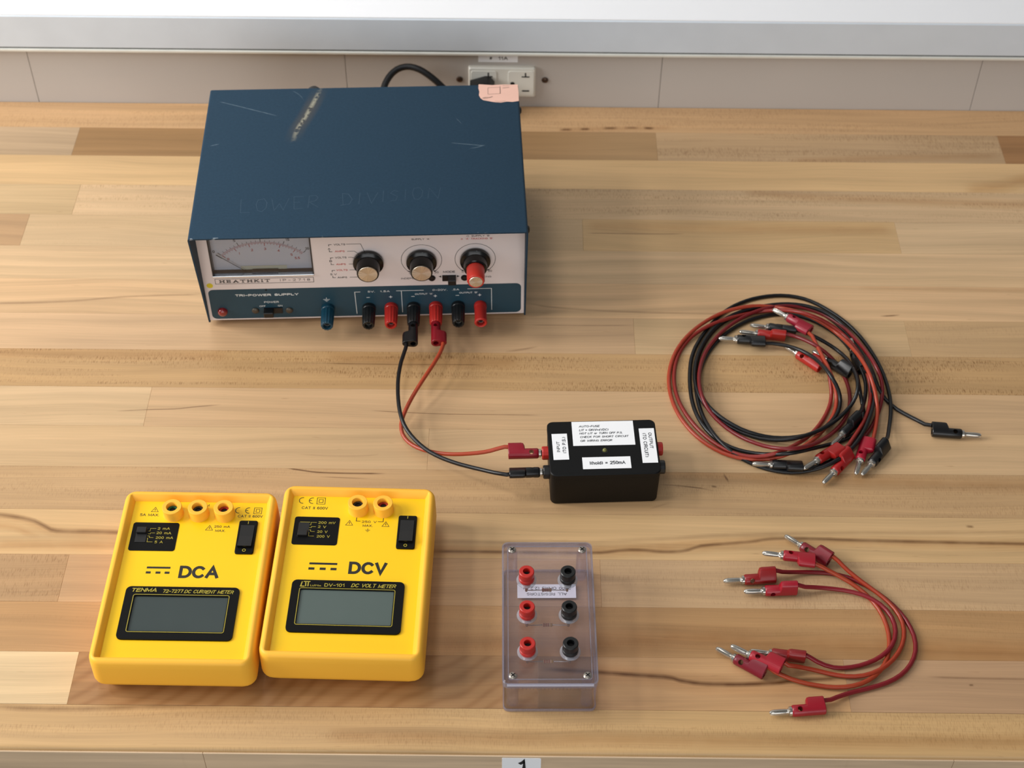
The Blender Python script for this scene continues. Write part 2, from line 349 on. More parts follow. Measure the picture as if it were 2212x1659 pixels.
# ---------------------------------------------------------------- setting
WY = 1.2785
plain = mat('painted_plaster', (196, 194, 190), .7)
b = B(); rbox(b, -1.6, 1.6, 1.85, 1.9, -.93, 2.2); obj('wall_back', b, plain, kind='structure')
b = B(); rbox(b, -1.6, 1.6, -1.2, 1.9, -.95, -.92); obj('floor', b, mat('floor_vinyl', (120, 116, 110), .6), kind='structure')
sh = thing('raised_shelf', 'white raised back shelf with brushed aluminium edge band and grey socket panels below', 'shelf', (0, WY, 0))
panel_m = mat('grey_beige_laminate', (188, 181, 174), .38, var=.03, scale=6, spec=.4)
px = [-1.2, -.785, -.474, -.1675, .1385, .4465, .753, 1.2]
b = B(); rbox(b, -1.2, 1.2, .0056, .012, -.92, .09); rbox(b, -1.2, 1.2, .012, .55, -.92, -.90); obj('backing', b, mat('dark_gap', (70, 72, 74), .6), sh)
for i in range(len(px)-1):
    b = B(); rbox(b, px[i]+.0002, px[i+1]-.0002, 0, .0055, -.044, .067, b=.0004); obj('panel', b, panel_m, sh)
WF = frame((0, 0, 0), (1, 0, 0), (0, 0, 1))         # wall face: x right, y up
b = B(); rbox(b, -.0389, -.0008, .0522, .0610, 0, .0003, M=WF); tag = obj('paper_tag', b, mat('label_white', (249, 250, 252), .5, var=.01), sh, label='white printed tag on the wall panel reading # 11A')
Print(WF, .38).t('#', -26.8, 56.8, 2.6, 3.4, .008).t('11A', -15.0, 56.8, 9.2, 3.9, .012).out('lettering', mat('print_black', (22, 22, 24), .6), tag)
for x in (-.0574, .0258):
    b = B(); lathe(b, [(.0033, 0), (.0033, .0006), (.0026, .0014), (.0010, .0017)], WF @ T(x, .0317, 0), 16); s_ = obj('panel_screw', b, mat('bronze_screw', (88, 70, 58), .35, .8), sh, smooth=40)
    b = B(); rbox(b, -.0022, .0022, -.0003, .0003, .0014, .0018, M=WF @ T(x, .0317, 0) @ RZ(.6)); obj('slot', b, mat('dark_hole', (14, 12, 12), .8), s_)
# raised shelf above the panels
SZ = T(0, 0, .066)
alu = mat('brushed_aluminium', (210, 218, 226), .45, .1, var=.03, scale=30, spec=.5)
b = B(); rbox(b, -1.2, 1.2, -.010, .004, .0045, .0405, b=.0012, M=SZ); obj('edge_band', b, alu, sh)
b = B(); rbox(b, -1.2, 1.2, -.0085, .004, .0034, .0046, M=SZ); obj('shadow_gap', b, mat('dark_gap', (70, 72, 74), .6), sh)
b = B(); rbox(b, -1.2, 1.2, -.0105, .004, 0, .0035, b=.0008, M=SZ); obj('edge_lip', b, mat('pale_lip', (222, 222, 214), .3, .2), sh)
b = B(); rbox(b, -1.2, 1.2, -.009, .55, .0405, .0415, M=SZ); rbox(b, -1.2, 1.2, .0045, .55, .0275, .0405, M=SZ); obj('shelf_top', b, mat('white_laminate', (246, 247, 250), .35, var=.005), sh)
# ---------------------------------------------------------------- workbench of maple staves
STW = .043124; Y0 = 1.2814; YF = .5572
bench = thing('workbench', 'maple butcher block workbench top with oiled staves, carrying all the equipment', 'workbench', (0, 0, -.90))
def BM(bm): bm.transform(T(0, 0, .90)); return bm
STREAKS = [
 (12, [(-0.4078, 0.7594), (-0.3933, 0.7578), (-0.3823, 0.7562), (-0.3674, 0.7527), (-0.3555, 0.7466), (-0.3441, 0.7428), (-0.3195, 0.7426), (-0.2842, 0.7413), (-0.2417, 0.7383)], 0.0022, 0.75),  # knot
 (12, [(-0.4074, 0.7576), (-0.3819, 0.7544), (-0.3551, 0.7448), (-0.3369, 0.7415), (-0.2841, 0.7408), (-0.2134, 0.7364)], 0.005, 0.4),  # knotw
 (12, [(-0.4053, 0.7487), (-0.3836, 0.7463), (-0.3684, 0.7411), (-0.3571, 0.7377)], 0.0035, 0.5),  # knotb
 (12, [(-0.0626, 0.7269), (-0.0209, 0.727), (0.0243, 0.7266), (0.0625, 0.7271), (0.0904, 0.7301), (0.1154, 0.7286), (0.1412, 0.7346), (0.1793, 0.739), (0.2052, 0.7424), (0.259, 0.7413), (0.3853, 0.7394), (0.4161, 0.7393)], 0.0017, 0.8),  # r12
 (12, [(-0.397, 0.7285), (-0.2473, 0.7294), (-0.0626, 0.7264), (0.066, 0.728), (0.1359, 0.7332), (0.2062, 0.7385), (0.4157, 0.7375)], 0.0055, 0.55),  # r12w
 (12, [(-0.0631, 0.7369), (0.0243, 0.7362), (0.1014, 0.7398), (0.1719, 0.7456), (0.4187, 0.7508)], 0.0022, 0.3),  # r12v
 (12, [(-0.0628, 0.7304), (0.0243, 0.7301), (0.0906, 0.7335), (0.1415, 0.7386), (0.2069, 0.7447)], 0.004, 0.3),  # r12b
 (15, [(0.0184, 0.624), (0.0595, 0.6218), (0.0855, 0.6198), (0.1089, 0.6181), (0.1207, 0.6149), (0.144, 0.6128), (0.1795, 0.614), (0.1992, 0.6165), (0.2222, 0.6183), (0.2354, 0.6196)], 0.002, 1.0),  # r15
 (15, [(0.0184, 0.6213), (0.0951, 0.6161), (0.1595, 0.6085), (0.2343, 0.6112)], 0.006, 0.35),  # r15w
 (15, [(0.0184, 0.6267), (0.0596, 0.6245), (0.0954, 0.6222), (0.121, 0.6187), (0.1602, 0.6168)], 0.004, 0.35),  # r15b
 (11, [(-0.1865, 0.8097), (-0.1801, 0.8078), (-0.1664, 0.8051), (-0.1498, 0.803), (-0.1037, 0.8026), (-0.1004, 0.8027)], 0.0008, 1.0),  # r11
 (11, [(-0.1527, 0.7987), (-0.1345, 0.798), (-0.1127, 0.7973)], 0.0006, 0.6),  # r11c
 (9, [(-0.1178, 0.8697), (-0.1087, 0.8688), (-0.0902, 0.8676), (-0.062, 0.8664), (-0.0049, 0.8661), (0.0214, 0.866)], 0.0005, 0.7),  # r9
 (9, [(-0.3242, 0.8661), (-0.2982, 0.8679), (-0.2758, 0.8692), (-0.2618, 0.8714), (-0.2389, 0.8743)], 0.0006, 0.7),  # r9b
 (6, [(-0.4588, 0.9907), (-0.4469, 0.9908), (-0.3992, 0.9932), (-0.3324, 1.0011), (-0.2744, 1.0042)], 0.0012, 0.45),  # r6
 (6, [(0.0099, 0.997), (0.0539, 0.9901), (0.1138, 0.9869), (0.1537, 0.9863), (0.1936, 0.9863)], 0.0012, 0.4),  # r6r
 (3, [(0.2084, 1.1502), (0.2341, 1.1472), (0.2938, 1.1421), (0.3578, 1.139), (0.4303, 1.1361), (0.5073, 1.1352)], 0.0065, 0.5),  # r3
 (4, [(0.06, 1.0996), (0.1616, 1.0984), (0.288, 1.0977), (0.3449, 1.0978)], 0.0075, 0.4),  # r4
 (4, [(0.0598, 1.09), (0.1106, 1.0894), (0.1526, 1.09)], 0.0007, 0.7),  # r4b
 (0, [(0.0401, 1.2408), (0.0464, 1.2416), (0.0537, 1.2417)], 0.002, 1.0),  # r0
 (0, [(0.0591, 1.2418), (0.0658, 1.2427), (0.0708, 1.2427)], 0.002, 1.0),  # r0b
 (0, [(0.0816, 1.2436), (0.0898, 1.2445), (0.0979, 1.2446)], 0.002, 1.0),  # r0c
 (0, [(0.1029, 1.2447), (0.111, 1.2455), (0.1187, 1.2449)], 0.002, 0.8),  # r0d
 (0, [(0.1214, 1.2457), (0.1277, 1.245), (0.1336, 1.2451)], 0.002, 1.0),  # r0e
 (0, [(0.0365, 1.24), (0.0816, 1.2429), (0.1539, 1.2462)], 0.004, 0.35),  # r0f
 (2, [(0.4168, 1.1559), (0.448, 1.1604), (0.477, 1.1703), (0.5178, 1.1812)], 0.009, 0.55),  # r2
 (1, [(0.2566, 1.1947), (0.3235, 1.2006), (0.4349, 1.2058), (0.4641, 1.2076)], 0.005, 0.45),  # r1
 (16, [(-0.3642, 0.5897), (-0.3545, 0.5891), (-0.335, 0.5879), (-0.3125, 0.5878), (-0.2585, 0.5899), (-0.1948, 0.5928)], 0.0024, 0.6),  # r16
 (16, [(-0.1285, 0.5691), (-0.0336, 0.5687), (0.0927, 0.568), (0.3771, 0.5698)], 0.006, 0.5),  # r16b
 (8, [(-0.445, 0.9319), (-0.3942, 0.9309), (-0.3163, 0.9303), (-0.2386, 0.9303)], 0.006, 0.4),  # r8
 (8, [(-0.1609, 0.9302), (-0.1024, 0.9266), (-0.0442, 0.9247), (0.0061, 0.927)], 0.007, 0.4),  # r8b
 (8, [(-0.1601, 0.9221), (-0.1021, 0.9218), (-0.0248, 0.9223)], 0.0007, 0.6),  # r8c
 (11, [(0.1047, 0.8067), (0.1626, 0.8036), (0.2313, 0.8016), (0.2853, 0.7995), (0.3974, 0.7962), (0.4291, 0.7957)], 0.0075, 0.5),  # r11r
 (11, [(0.1131, 0.794), (0.1257, 0.7933), (0.14, 0.7916), (0.1559, 0.788)], 0.0007, 0.8),  # r11s
 (11, [(0.1634, 0.8046), (0.1662, 0.8027), (0.1677, 0.7999)], 0.0022, 0.9),  # r11k
 (11, [(0.1527, 0.7931), (0.1581, 0.7923)], 0.001, 1.0),  # r11m
 (14, [(-0.059, 0.6425), (0.0138, 0.6442), (0.0635, 0.6459), (0.1301, 0.6507), (0.1959, 0.6455), (0.2915, 0.6427), (0.3932, 0.64)], 0.011, 0.6),  # r14
 (6, [(0.3132, 0.985), (0.3233, 0.9857), (0.3314, 0.987)], 0.001, 0.9),  # r7
 (7, [(0.01, 0.9701), (0.0535, 0.9702), (0.0999, 0.9708)], 0.0006, 0.5),  # r7b
 (7, [(-0.0095, 0.9377), (0.0022, 0.94), (0.0198, 0.9446)], 0.0012, 0.5),  # r7c
 (6, [(0.2982, 1.0203), (0.3387, 1.0197), (0.4806, 1.0193)], 0.003, 0.3),  # r5
 (13, [(0.1863, 0.7148), (0.2383, 0.7163), (0.3071, 0.715)], 0.0015, 0.2),  # r13
 (12, [(0.344, 0.7557), (0.351, 0.7553)], 0.0013, 0.8),  # r12k
 (10, [(-0.1732, 0.8223), (-0.1327, 0.8204), (-0.1037, 0.8256)], 0.0008, 0.25),  # r10
 (15, [(0.291, 0.6206), (0.3234, 0.6199), (0.3885, 0.6195)], 0.001, 0.5),  # r15r
 (15, [(0.3198, 0.6141), (0.3237, 0.6142)], 0.0009, 0.9),  # r15s
 (11, [(0.1029, 0.7694), (0.1211, 0.7765)], 0.001, 0.2),  # r12g
]
def L(x): return .45+.81*math.exp(-1.4*(x+.45))            # measured falloff of the room's light, to undo when reading colours
# row: list of (x0, x1, colour seen, where, fleck, figure, extras)
ROWS = [
 [(-.9, .9, (204, 166, 125), -.1, .35, .15, {})],
 [(-.9, -.4257, (212, 182, 148), -.45, 0, .2, {}), (-.4257, .1337, (176, 138, 96), -.33, 0, .3, dict(tones=((.0, .10, (1.12, 1.2, 1.32)),))), (.1337, .4652, (174, 145, 112), .2, .55, .1, {}), (.4652, .9, (140, 104, 70), .48, 0, .5, {})],
 [(-.9, .9, (204, 170, 126), 0, 0, .1, {})],
 [(-.9, -.4082, (232, 198, 152), -.45, 0, .1, {}), (-.4082, .9, (208, 176, 138), -.1, .6, .12, {})],
 [(-.9, -.4465, (208, 168, 126), -.48, 0, .25, {}), (-.4465, .0597, (216, 184, 144), -.3, .1, .12, {}), (.0597, .3452, (188, 156, 114), .2, 0, .25, {}), (.3452, .9, (182, 155, 122), .4, 0, .15, {})],
 [(-.9, .9, (206, 174, 136), 0, 0, .55, {})],
 [(-.9, .9, (208, 172, 132), 0, 0, .6, {})],
 [(-.9, .1006, (196, 162, 126), 0, 0, .2, dict(tones=((-.2, -.45, (1.05, 1.06, 1.08)),))), (.1006, .3332, (190, 160, 122), .12, 0, .35, {}), (.3332, .9, (172, 142, 106), .4, .2, .12, {})],
 [(-.9, .9, (186, 150, 106), 0, 1.0, .15, {})],
 [(-.9, -.2991, (226, 192, 150), -.4, 0, .25, {}), (-.2991, .9, (198, 164, 126), 0, 0, .18, {})],
 [(-.9, -.0689, (214, 180, 138), -.3, 0, .22, {}), (-.0689, .9, (196, 164, 126), 0, 0, .15, {})],
 [(-.9, .9, (188, 154, 114), 0, .35, .4, {})],
 [(-.9, .9, (200, 166, 122), 0, 0, .28, {})],
 [(-.9, -.3329, (196, 158, 116), -.38, .5, .15, {}), (-.3329, .0644, (188, 152, 114), 0, 0, .18, {}), (.0644, .9, (188, 156, 120), .1, .35, .12, {})],
 [(-.9, .9, (182, 142, 98), 0, .15, .25, {})],
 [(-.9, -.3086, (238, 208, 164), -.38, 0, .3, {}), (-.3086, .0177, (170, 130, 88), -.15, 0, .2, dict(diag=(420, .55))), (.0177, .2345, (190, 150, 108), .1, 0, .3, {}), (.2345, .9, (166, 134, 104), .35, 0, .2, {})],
 [(-.9, .9, (192, 157, 111), 0, .35, .25, {})],
]
for k, row in enumerate(ROWS):
    ya, yb = Y0-STW*k, Y0-STW*(k+1)
    if k == 0: ya = WY-.0004
    if k == 16: yb = YF
    for x0, x1, col, at_, fl_, fg_, ex in row:
        c = tuple(v*k_/L(at_)/.93 for v, k_ in zip(lin(col), (.848, .842, .826)))
        st = [s_[1:] for s_ in STREAKS if s_[0] == k and s_[1][-1][0] > x0-.005 and s_[1][0][0] < x1]
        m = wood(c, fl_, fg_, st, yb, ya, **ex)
        b = B(); g = .00004
        if k < 16: rbox(b, x0+g, x1-g, yb+g, ya-g, -.044, 0, b=.00012, M=T(0, 0, .90), n=1)
        else:
            pr = [(ya-g, -.044), (yb+.001, -.044), (yb, -.043), (yb, -.0030), (yb+.0006, -.0014), (yb+.0016, -.0005), (yb+.003, 0), (ya-g-.0002, 0)]
            rings(b, [[(x, y, z+.90) for y, z in pr] for x in (x0, x1)])
        obj('stave', b, m, bench, smooth=30)
# darker face strip glued along the front edge
fm = wood(tuple(v/.62 for v in lin((172, 150, 124))), 0, .25, [], 0, 1)
for x0, x1 in ((-.9, -.21), (-.21, .30), (.30, .9)):
    b = B(); rbox(b, x0+.0001, x1-.0001, YF-.0012, YF+.0001, -.0435, -.0034, b=.0003, M=T(0, 0, .90)); obj('edge_strip', b, fm, bench)
for x in (-.8, .8):
    for y in (.62, 1.2):
        b = B(); rbox(b, x-.03, x+.03, y-.03, y+.03, -.92, -.044, b=.003, M=T(0, 0, .90)); obj('leg', b, mat('grey_steel', (120, 122, 124), .4, .3), bench)
EF = frame((0, YF-.0012, 0), (1, 0, 0), (0, 0, 1))
b = B(); stack(b, [(-.0068, .0198, -.0300, -.0050, .001, 0), (-.0068, .0198, -.0300, -.0050, .001, .0003)], M=T(0, 0, .90) @ EF); sl = obj('number_label', b, mat('label_white', (249, 250, 252), .5), bench, label='white sticker with a black number 1 on the front edge')
P = Print(T(0, 0, .90) @ EF, .38); P.t('1', 7.2, -14.2, 5.6, 14.5, weight=.2).out('lettering', mat('print_black', (22, 22, 24), .6), sl)

# ---------------------------------------------------------------- power outlet
po = thing('power_outlet', 'white wall socket with two receptacles, left one holding a black plug', 'outlet', (-.016, WY, .031))
OF = frame((0, 0, 0), (1, 0, 0), (0, 0, 1))
ivory = mat('socket_white', (226, 224, 214), .3, var=.01)
b = B(); stack(b, [(-.0326, .0326, -.0171, .0171, .002, 0), (-.0326, .0326, -.0171, .0171, .002, .003), (-.0315, .0315, -.016, .016, .0012, .0044)], M=OF); obj('face_plate', b, ivory, po, smooth=35)
for cx in (-.0175, .0185):
    b = B(); stack(b, [(cx-.0125, cx+.0125, -.0140, .0140, .002, .0043), (cx-.0122, cx+.0122, -.0137, .0137, .002, .0050)], M=OF); rc = obj('receptacle', b, ivory, po, smooth=35)
    b = B(); rbox(b, cx+.0006, cx+.0082, .0070, .0083, .0045, .00515, M=OF); rbox(b, cx+.0036, cx+.0049, .0083, .0122, .0045, .00515, M=OF)
    rbox(b, cx+.0010, cx+.0080, -.0096, -.0080, .0045, .00515, M=OF)
    stack(b, [(cx-.0104, cx-.0062, -.0024, .0016, .0018, .0045), (cx-.0104, cx-.0062, -.0024, .0016, .0018, .00515)], M=OF); obj('slot', b, mat('dark_hole', (14, 12, 12), .8), rc)
# ---------------------------------------------------------------- power cord
blk = mat('black_rubber', (18, 18, 19), .45, var=.02)
def sub(o, P): return [tuple(Vector(q)-Vector(o)) for q in P]
cp = [(-.118, 1.152, .030), (-.1265, 1.170, .034), (-.1290, 1.205, .040), (-.1280, 1.240, .0480), (-.1200, 1.258, .0535), (-.1080, 1.264, .0560), (-.0950, 1.262, .0545), (-.0820, 1.258, .0470), (-.0700, 1.254, .0370), (-.0560, 1.250, .0290), (-.0450, 1.250, .0270)]

# ---------------------------------------------------------------- bench power supply
PSX, PSY, PSR = -.1259, .9493, .0465
ps = thing('power_supply', 'blue metal three-output bench power supply with analogue meter and white front panel', 'power supply', (PSX, PSY, 0), PSR)
HT, DP, HW, PY = .1178, .1967, .1351, .0225          # height, depth, half width, panel plane
# cover with worn patches
m, nt, p = newmat('blue_enamel'); tc = node(nt, 'ShaderNodeTexCoord'); sp_ = node(nt, 'ShaderNodeSeparateXYZ'); nt.links.new(tc.outputs['Object'], sp_.inputs[0]); ox, oy, oz = sp_.outputs
nz = node(nt, 'ShaderNodeTexNoise'); nz.inputs['Scale'].default_value = 500; nt.links.new(tc.outputs['Object'], nz.inputs['Vector'])
c = mixc(nt, nz.outputs[0], lin((28, 52, 70)), lin((37, 63, 82)))
nb = node(nt, 'ShaderNodeTexNoise'); nb.inputs['Scale'].default_value = 260; nb.inputs['Detail'].default_value = 3; nt.links.new(tc.outputs['Object'], nb.inputs['Vector'])
burn = [(.120, -.0585), (.137, -.0560), (.155, -.0500), (.175, -.0440), (.188, -.0405), (.200, -.0375)]
tp = math_(nt, 'GREATER_THAN', oz, .1170)
k = math_(nt, 'MULTIPLY', streak(nt, oy, ox, burn, .0085, 0, .2, -.08, -.02, .03), tp)
c = mixc(nt, math_(nt, 'MULTIPLY', k, .7), c, lin((84, 78, 70)))
k = math_(nt, 'MULTIPLY', streak(nt, oy, ox, burn, .0026, 0, .2, -.08, -.02, .02), tp)
c = mixc(nt, math_(nt, 'MULTIPLY', k, math_(nt, 'MULTIPLY', math_(nt, 'SUBTRACT', nb.outputs[0], .42), 14, clamp=True), clamp=True), c, lin((150, 148, 132)))
for pts in ([(-.1254, .1798), (-.1100, .1735), (-.0925, .1660), (-.0740, .1580)], [(.0745, .1163), (.090, .1135), (.1041, .1112)], [(-.0631, .1936), (-.057, .188), (-.0521, .1787)], [(.0792, .1508), (.082, .146), (.0848, .1413)], [(.09, .108), (.097, .1095), (.104, .113)], [(-.128, .118), (-.124, .1195), (-.120, .1205)]):
    k = math_(nt, 'MULTIPLY', streak(nt, ox, oy, pts, .0007, -.15, .15, .1, .2, .004), tp)
    c = mixc(nt, math_(nt, 'MULTIPLY', k, math_(nt, 'MULTIPLY', nb.outputs[0], 1.1), clamp=True), c, lin((112, 130, 142)))
edge = math_(nt, 'MULTIPLY', math_(nt, 'LESS_THAN', oy, .0012), math_(nt, 'GREATER_THAN', oz, .1160))
ne = node(nt, 'ShaderNodeTexNoise'); ne.inputs['Scale'].default_value = 90; ne.inputs['Detail'].default_value = 4; nt.links.new(tc.outputs['Object'], ne.inputs['Vector'])
c = mixc(nt, math_(nt, 'MULTIPLY', edge, math_(nt, 'MULTIPLY', math_(nt, 'SUBTRACT', ne.outputs[0], .62), 9, clamp=True)), c, lin((190, 200, 205)))
nt.links.new(c, p.inputs['Base Color']); p.inputs['Roughness'].default_value = .6; p.inputs['Specular IOR Level'].default_value = .18
bp = node(nt, 'ShaderNodeBump'); bp.inputs['Strength'].default_value = .1; bp.inputs['Distance'].default_value = .0003; nt.links.new(nz.outputs[0], bp.inputs['Height']); nt.links.new(bp.outputs[0], p.inputs['Normal'])
blue_m = m
def section(hw, top, r, zb):
    out = [(-hw, zb)]
    out += [(-hw+r+r*math.cos(math.radians(a)), top-r+r*math.sin(math.radians(a))) for a in (180, 150, 120, 90)]
    out += [(hw-r+r*math.cos(math.radians(a)), top-r+r*math.sin(math.radians(a))) for a in (90, 60, 30, 0)]
    return out+[(hw, zb)]
fy = lambda z: .0215*(HT-z)/(HT-.004)
b = B(); so = section(HW, HT, .002, .004); si = section(HW-.0014, HT-.0014, .0008, .004)
Vo = [[b.verts.new((x, (fy(z)+(.0012 if z < .005 else 0) if e == 0 else DP), z)) for x, z in so] for e in (0, 1)]
Vi = [[b.verts.new((x, (fy(z)+(.0012 if z < .005 else 0) if e == 0 else DP), z)) for x, z in si] for e in (0, 1)]
for i in range(len(so)-1):
    b.faces.new((Vo[0][i], Vo[0][i+1], Vo[1][i+1], Vo[1][i])); b.faces.new((Vi[0][i], Vi[1][i], Vi[1][i+1], Vi[0][i+1]))
    for e in (0, 1): b.faces.new((Vo[e][i], Vi[e][i], Vi[e][i+1], Vo[e][i+1]))
for i in (0, -1): b.faces.new((Vo[0][i], Vo[1][i], Vi[1][i], Vi[0][i]))
cover = obj('cover', b, blue_m, ps, smooth=40)
TF = T(0, 0, HT)                                       # top face, x right, y back
P = Print(TF, .03)
eng = {'L': [[(0, 16), (.5, 0), (8, .5)]], 'O': [[(1.5, 14), (0, 8), (1.5, 1), (5, 0), (8, 4), (8.5, 10), (6, 15), (1.5, 14)]], 'W': [[(0, 14), (3, 0), (6.5, 8), (10, 0), (14, 14)]],
 'E': [[(8, 14.5), (0, 14), (.6, 0), (8, .6)], [(0, 7.5), (5, 8)]], 'R': [[(0, 0), (.5, 14), (6, 14), (7.5, 11), (5, 7.5), (.5, 7), (8, 0)]], 'D': [[(1, 0), (0, 14), (5, 13), (8.5, 7), (6, 1), (-1, -.5)]],
 'I': [[(0, 0), (.6, 13)]], 'V': [[(0, 13), (4, 0), (9, 13)]], 'S': [[(7, 12), (3, 13.5), (.5, 10), (6, 6), (5, 1), (0, .5)]], 'N': [[(0, 0), (1, 13), (8, 0), (10, 13)]]}
x = -96; random.seed(3)
for ch, adv in (('L', 12.5), ('O', 12), ('W', 18), ('E', 12), ('R', 27), ('D', 14), ('I', 6), ('V', 13), ('I', 6), ('S', 12), ('I', 6), ('O', 13), ('N', 13)):
    yb_ = 31+(x+96)*.085
    for pl in eng[ch]:
        q = [(x+a+random.uniform(-.3, .3), yb_+c_*1.05+random.uniform(-.3, .3)) for a, c_ in pl]
        P.l(q, .16 if x < 20 else .12)
    x += adv
P.out('scratched_lettering', mat('scratch_blue', (74, 97, 114), .5, var=.25, scale=200), cover, label='faint hand-scratched words LOWER DIVISION')
b = B(); random.seed(5)
edge_ = [(100.2, 198), (99.8, 192), (100.6, 187), (100.0, 182), (101.2, 178), (103.5, 174.8), (108, 173.2), (113, 171.6), (119, 170.8), (124, 172), (129, 171.4), (134.6, 172.6), (134.9, 185), (134.6, 196.6), (128, 196.5), (122, 197), (112, 196.4)]
poly(b, edge_, TF @ SC, .10); tape = obj('tape_remnant', b, mat('pink_tape', (232, 186, 168), .6, var=.04), cover, label='torn pale pink tape remnant on the back right corner')
P = Print(TF, .16); P.l([(108, 183), (118.5, 183.6), (118.8, 193), (108.2, 192.5)], .3, True).l([(119, 183.5), (119, 195)], .25).l([(121, 191.8), (127, 192.4)], .5).l([(103, 177.5), (106, 178.4), (109, 178.1), (112, 179.6)], .7).l([(104, 176.4), (108, 177)], .3).l([(114, 173), (118, 172.2), (123, 173.1)], .3).l([(121, 195), (127, 194.8)], .3)
P.out('smudge', mat('tape_smudge', (120, 96, 88), .7), tape)
# chassis and feet
b = B(); rbox(b, -.1330, .1330, PY+.0085, DP-.004, .006, HT-.0024, b=.0005); obj('chassis', b, mat('chassis_grey', (70, 72, 74), .5, .3), ps)
for sx_ in (-1, 1):
    for y in (.035, .18):
        b = B(); lathe(b, [(.0052, 0), (.006, .0006), (.0055, .006)], T(sx_*.118, y, 0), 16); obj('rubber_foot', b, blk, ps, smooth=40)
    for y, z in ((.018, .105), (.176, .105)):
        b = B(); lathe(b, [(.0034, 0), (.0034, .0008), (.0024, .0018), (.0009, .0021)], T(sx_*HW, y, z) @ RY(sx_*math.pi/2), 14); obj('side_screw', b, blk, ps, smooth=40)
b = B(); lathe(b, [(.006, 0), (.006, .006), (.004, .009)], T(-.045, DP, .110) @ RX(-math.pi/2), 16); obj('fuse_cap', b, blk, ps, smooth=40)
# front panel (four pieces round the meter opening, one mesh)
MX0, MX1, MZ0, MZ1 = -.1247, -.0413, .0573, .108
b = B(); zt = HT-.0016; t_ = .0012
for x0, x1, z0, z1 in ((-.1336, MX0, .0068, zt), (MX1, .1336, .0068, zt), (MX0, MX1, .0068, MZ0), (MX0, MX1, MZ1, zt)):
    rbox(b, x0, x1, PY, PY+t_, z0, z1)
rbox(b, -.1330, .1330, PY+.0002, PY+.0085, .0060, .0072, b=.0004)
fp = obj('front_panel', b, mat('panel_white', (226, 216, 214), .42, var=.012, scale=60, spec=.4), ps)
PF = frame((0, PY, 0), (1, 0, 0), (0, 0, 1))
b = B(); poly(b, rrect(-131.2, 131, 8.0, 41.8, 4.5, 5), PF @ SC, .05); band_ = obj('lower_band', b, mat('panel_blue', (34, 68, 84), .42, var=.03, scale=200, spec=.4), fp)
K = mat('print_black', (22, 22, 24), .6); RD = mat('print_red', (190, 50, 42), .6); WH = mat('print_white', (222, 228, 228), .6)
P = Print(PF, .08)
sb = .012
for z in (89.2, 74.9): P.t('VOLTS', -17.8, z, 9.4, 1.9, sb)
P.t('AMPS', -18.1, 52.7, 8.0, 1.9, sb)
P.t('A', -26.6, 84.6, 2.3, 2.0, sb).t('B', -26.3, 71.2, 2.2, 2.2, sb).t('5', -26.9, 56.4, 1.8, 2.0, sb).t('V', -23.6, 56.4, 2.4, 2.0, sb)
for zt_, zb_, dx in ((89.2, 81.5, 0), (74.8, 67.3, .4), (60.8, 52.6, .7)):
    P.l([(-24.2+dx, zt_), (-26.6+dx, zt_), (-26.6+dx, zt_-1.8)], .5).l([(-26.6+dx, zb_+2), (-26.6+dx, zb_), (-24.2+dx, zb_)], .5)
P.l([(-12.4, 89.4), (-.6, 89.4), (2.0, 81)], .4).l([(-12, 81.6), (-6.2, 81.6), (-3.0, 78.6)], .4).l([(-11.8, 74.9), (-8.8, 74.9), (-6, 73.8)], .4).l([(-11.7, 67.5), (-9, 67.5), (-6, 67.9)], .4).l([(-11.6, 60.9), (-6, 60.9), (-4, 62)], .4).l([(-12, 52.8), (-5.5, 52.8), (-3, 60)], .4)
P.out('lettering', K, fp); P = Print(PF, .08); P.t("SUPPLY 'A'", 48.6, 93.1, 15.2, 1.7, sb).t("SUPPLY 'B'", 97.6, 95.4, 15.2, 1.7, sb).t('MODE', 70.8, 56.4, 9.9, 2.2, .02)
P.t('0', 38.5, 55.6, 1.8, 2.0, sb).t('20', 60.4, 56.1, 3.4, 2.0, sb).t('0', 82.2, 56.2, 1.8, 2.0, sb).t('20', 104.8, 56.4, 3.4, 2.0, sb)
P.t('INDEPENDENT', 41.5, 49.9, 22, 1.8, sb).t('TRACKING', 98.4, 50.0, 15, 1.8, sb)
P.l(arc(87.0, 95.3, .9, 0, 360, 10), .22)
for cx in (48.4, 92.7):
    P.l(arc(cx, 70.3, 16.7, -48, 228, 44), .38)
    for s_ in (-1, 1): P.p([(cx+s_*10.2, 56.6), (cx+s_*12.4, 58.4), (cx+s_*9.4, 58.2)] if s_ > 0 else [(cx+s_*10.2, 56.6), (cx+s_*9.4, 58.2), (cx+s_*12.4, 58.4)])
P.p([(61.8, 51.2), (64.2, 50.0), (64.2, 52.4)]).p([(79.6, 51.2), (77.2, 52.4), (77.2, 50.0)])
P.out('lettering', K, fp); P = Print(PF, .08); P.l(rrect(-123.6, -42.1, 48.3, 53.8), .4, True).t('HEATHKIT', -99.2, 51.0, 41, 3.1, weight=.22, gap=.62, serif=True).t('IP-2718', -57.5, 51.2, 25, 2.6, weight=.13, gap=.5)
P.out('name_lettering', K, fp)
P = Print(PF, .08); P.t('AMPS', -18.1, 81.8, 8.0, 1.9, sb).t('AMPS', -18.1, 67.5, 8.0, 1.9, sb).t('VOLTS', -17.8, 61.0, 9.4, 1.9, sb).out('red_lettering', RD, fp); P = Print(PF, .08); P.t("'A' TRACKING 'B'", 96.2, 92.4, 22.6, 1.7, sb).l(arc(82.0, 92.3, .6, 0, 360, 10), .3).out('red_lettering', RD, fp)
P = Print(PF, .12)
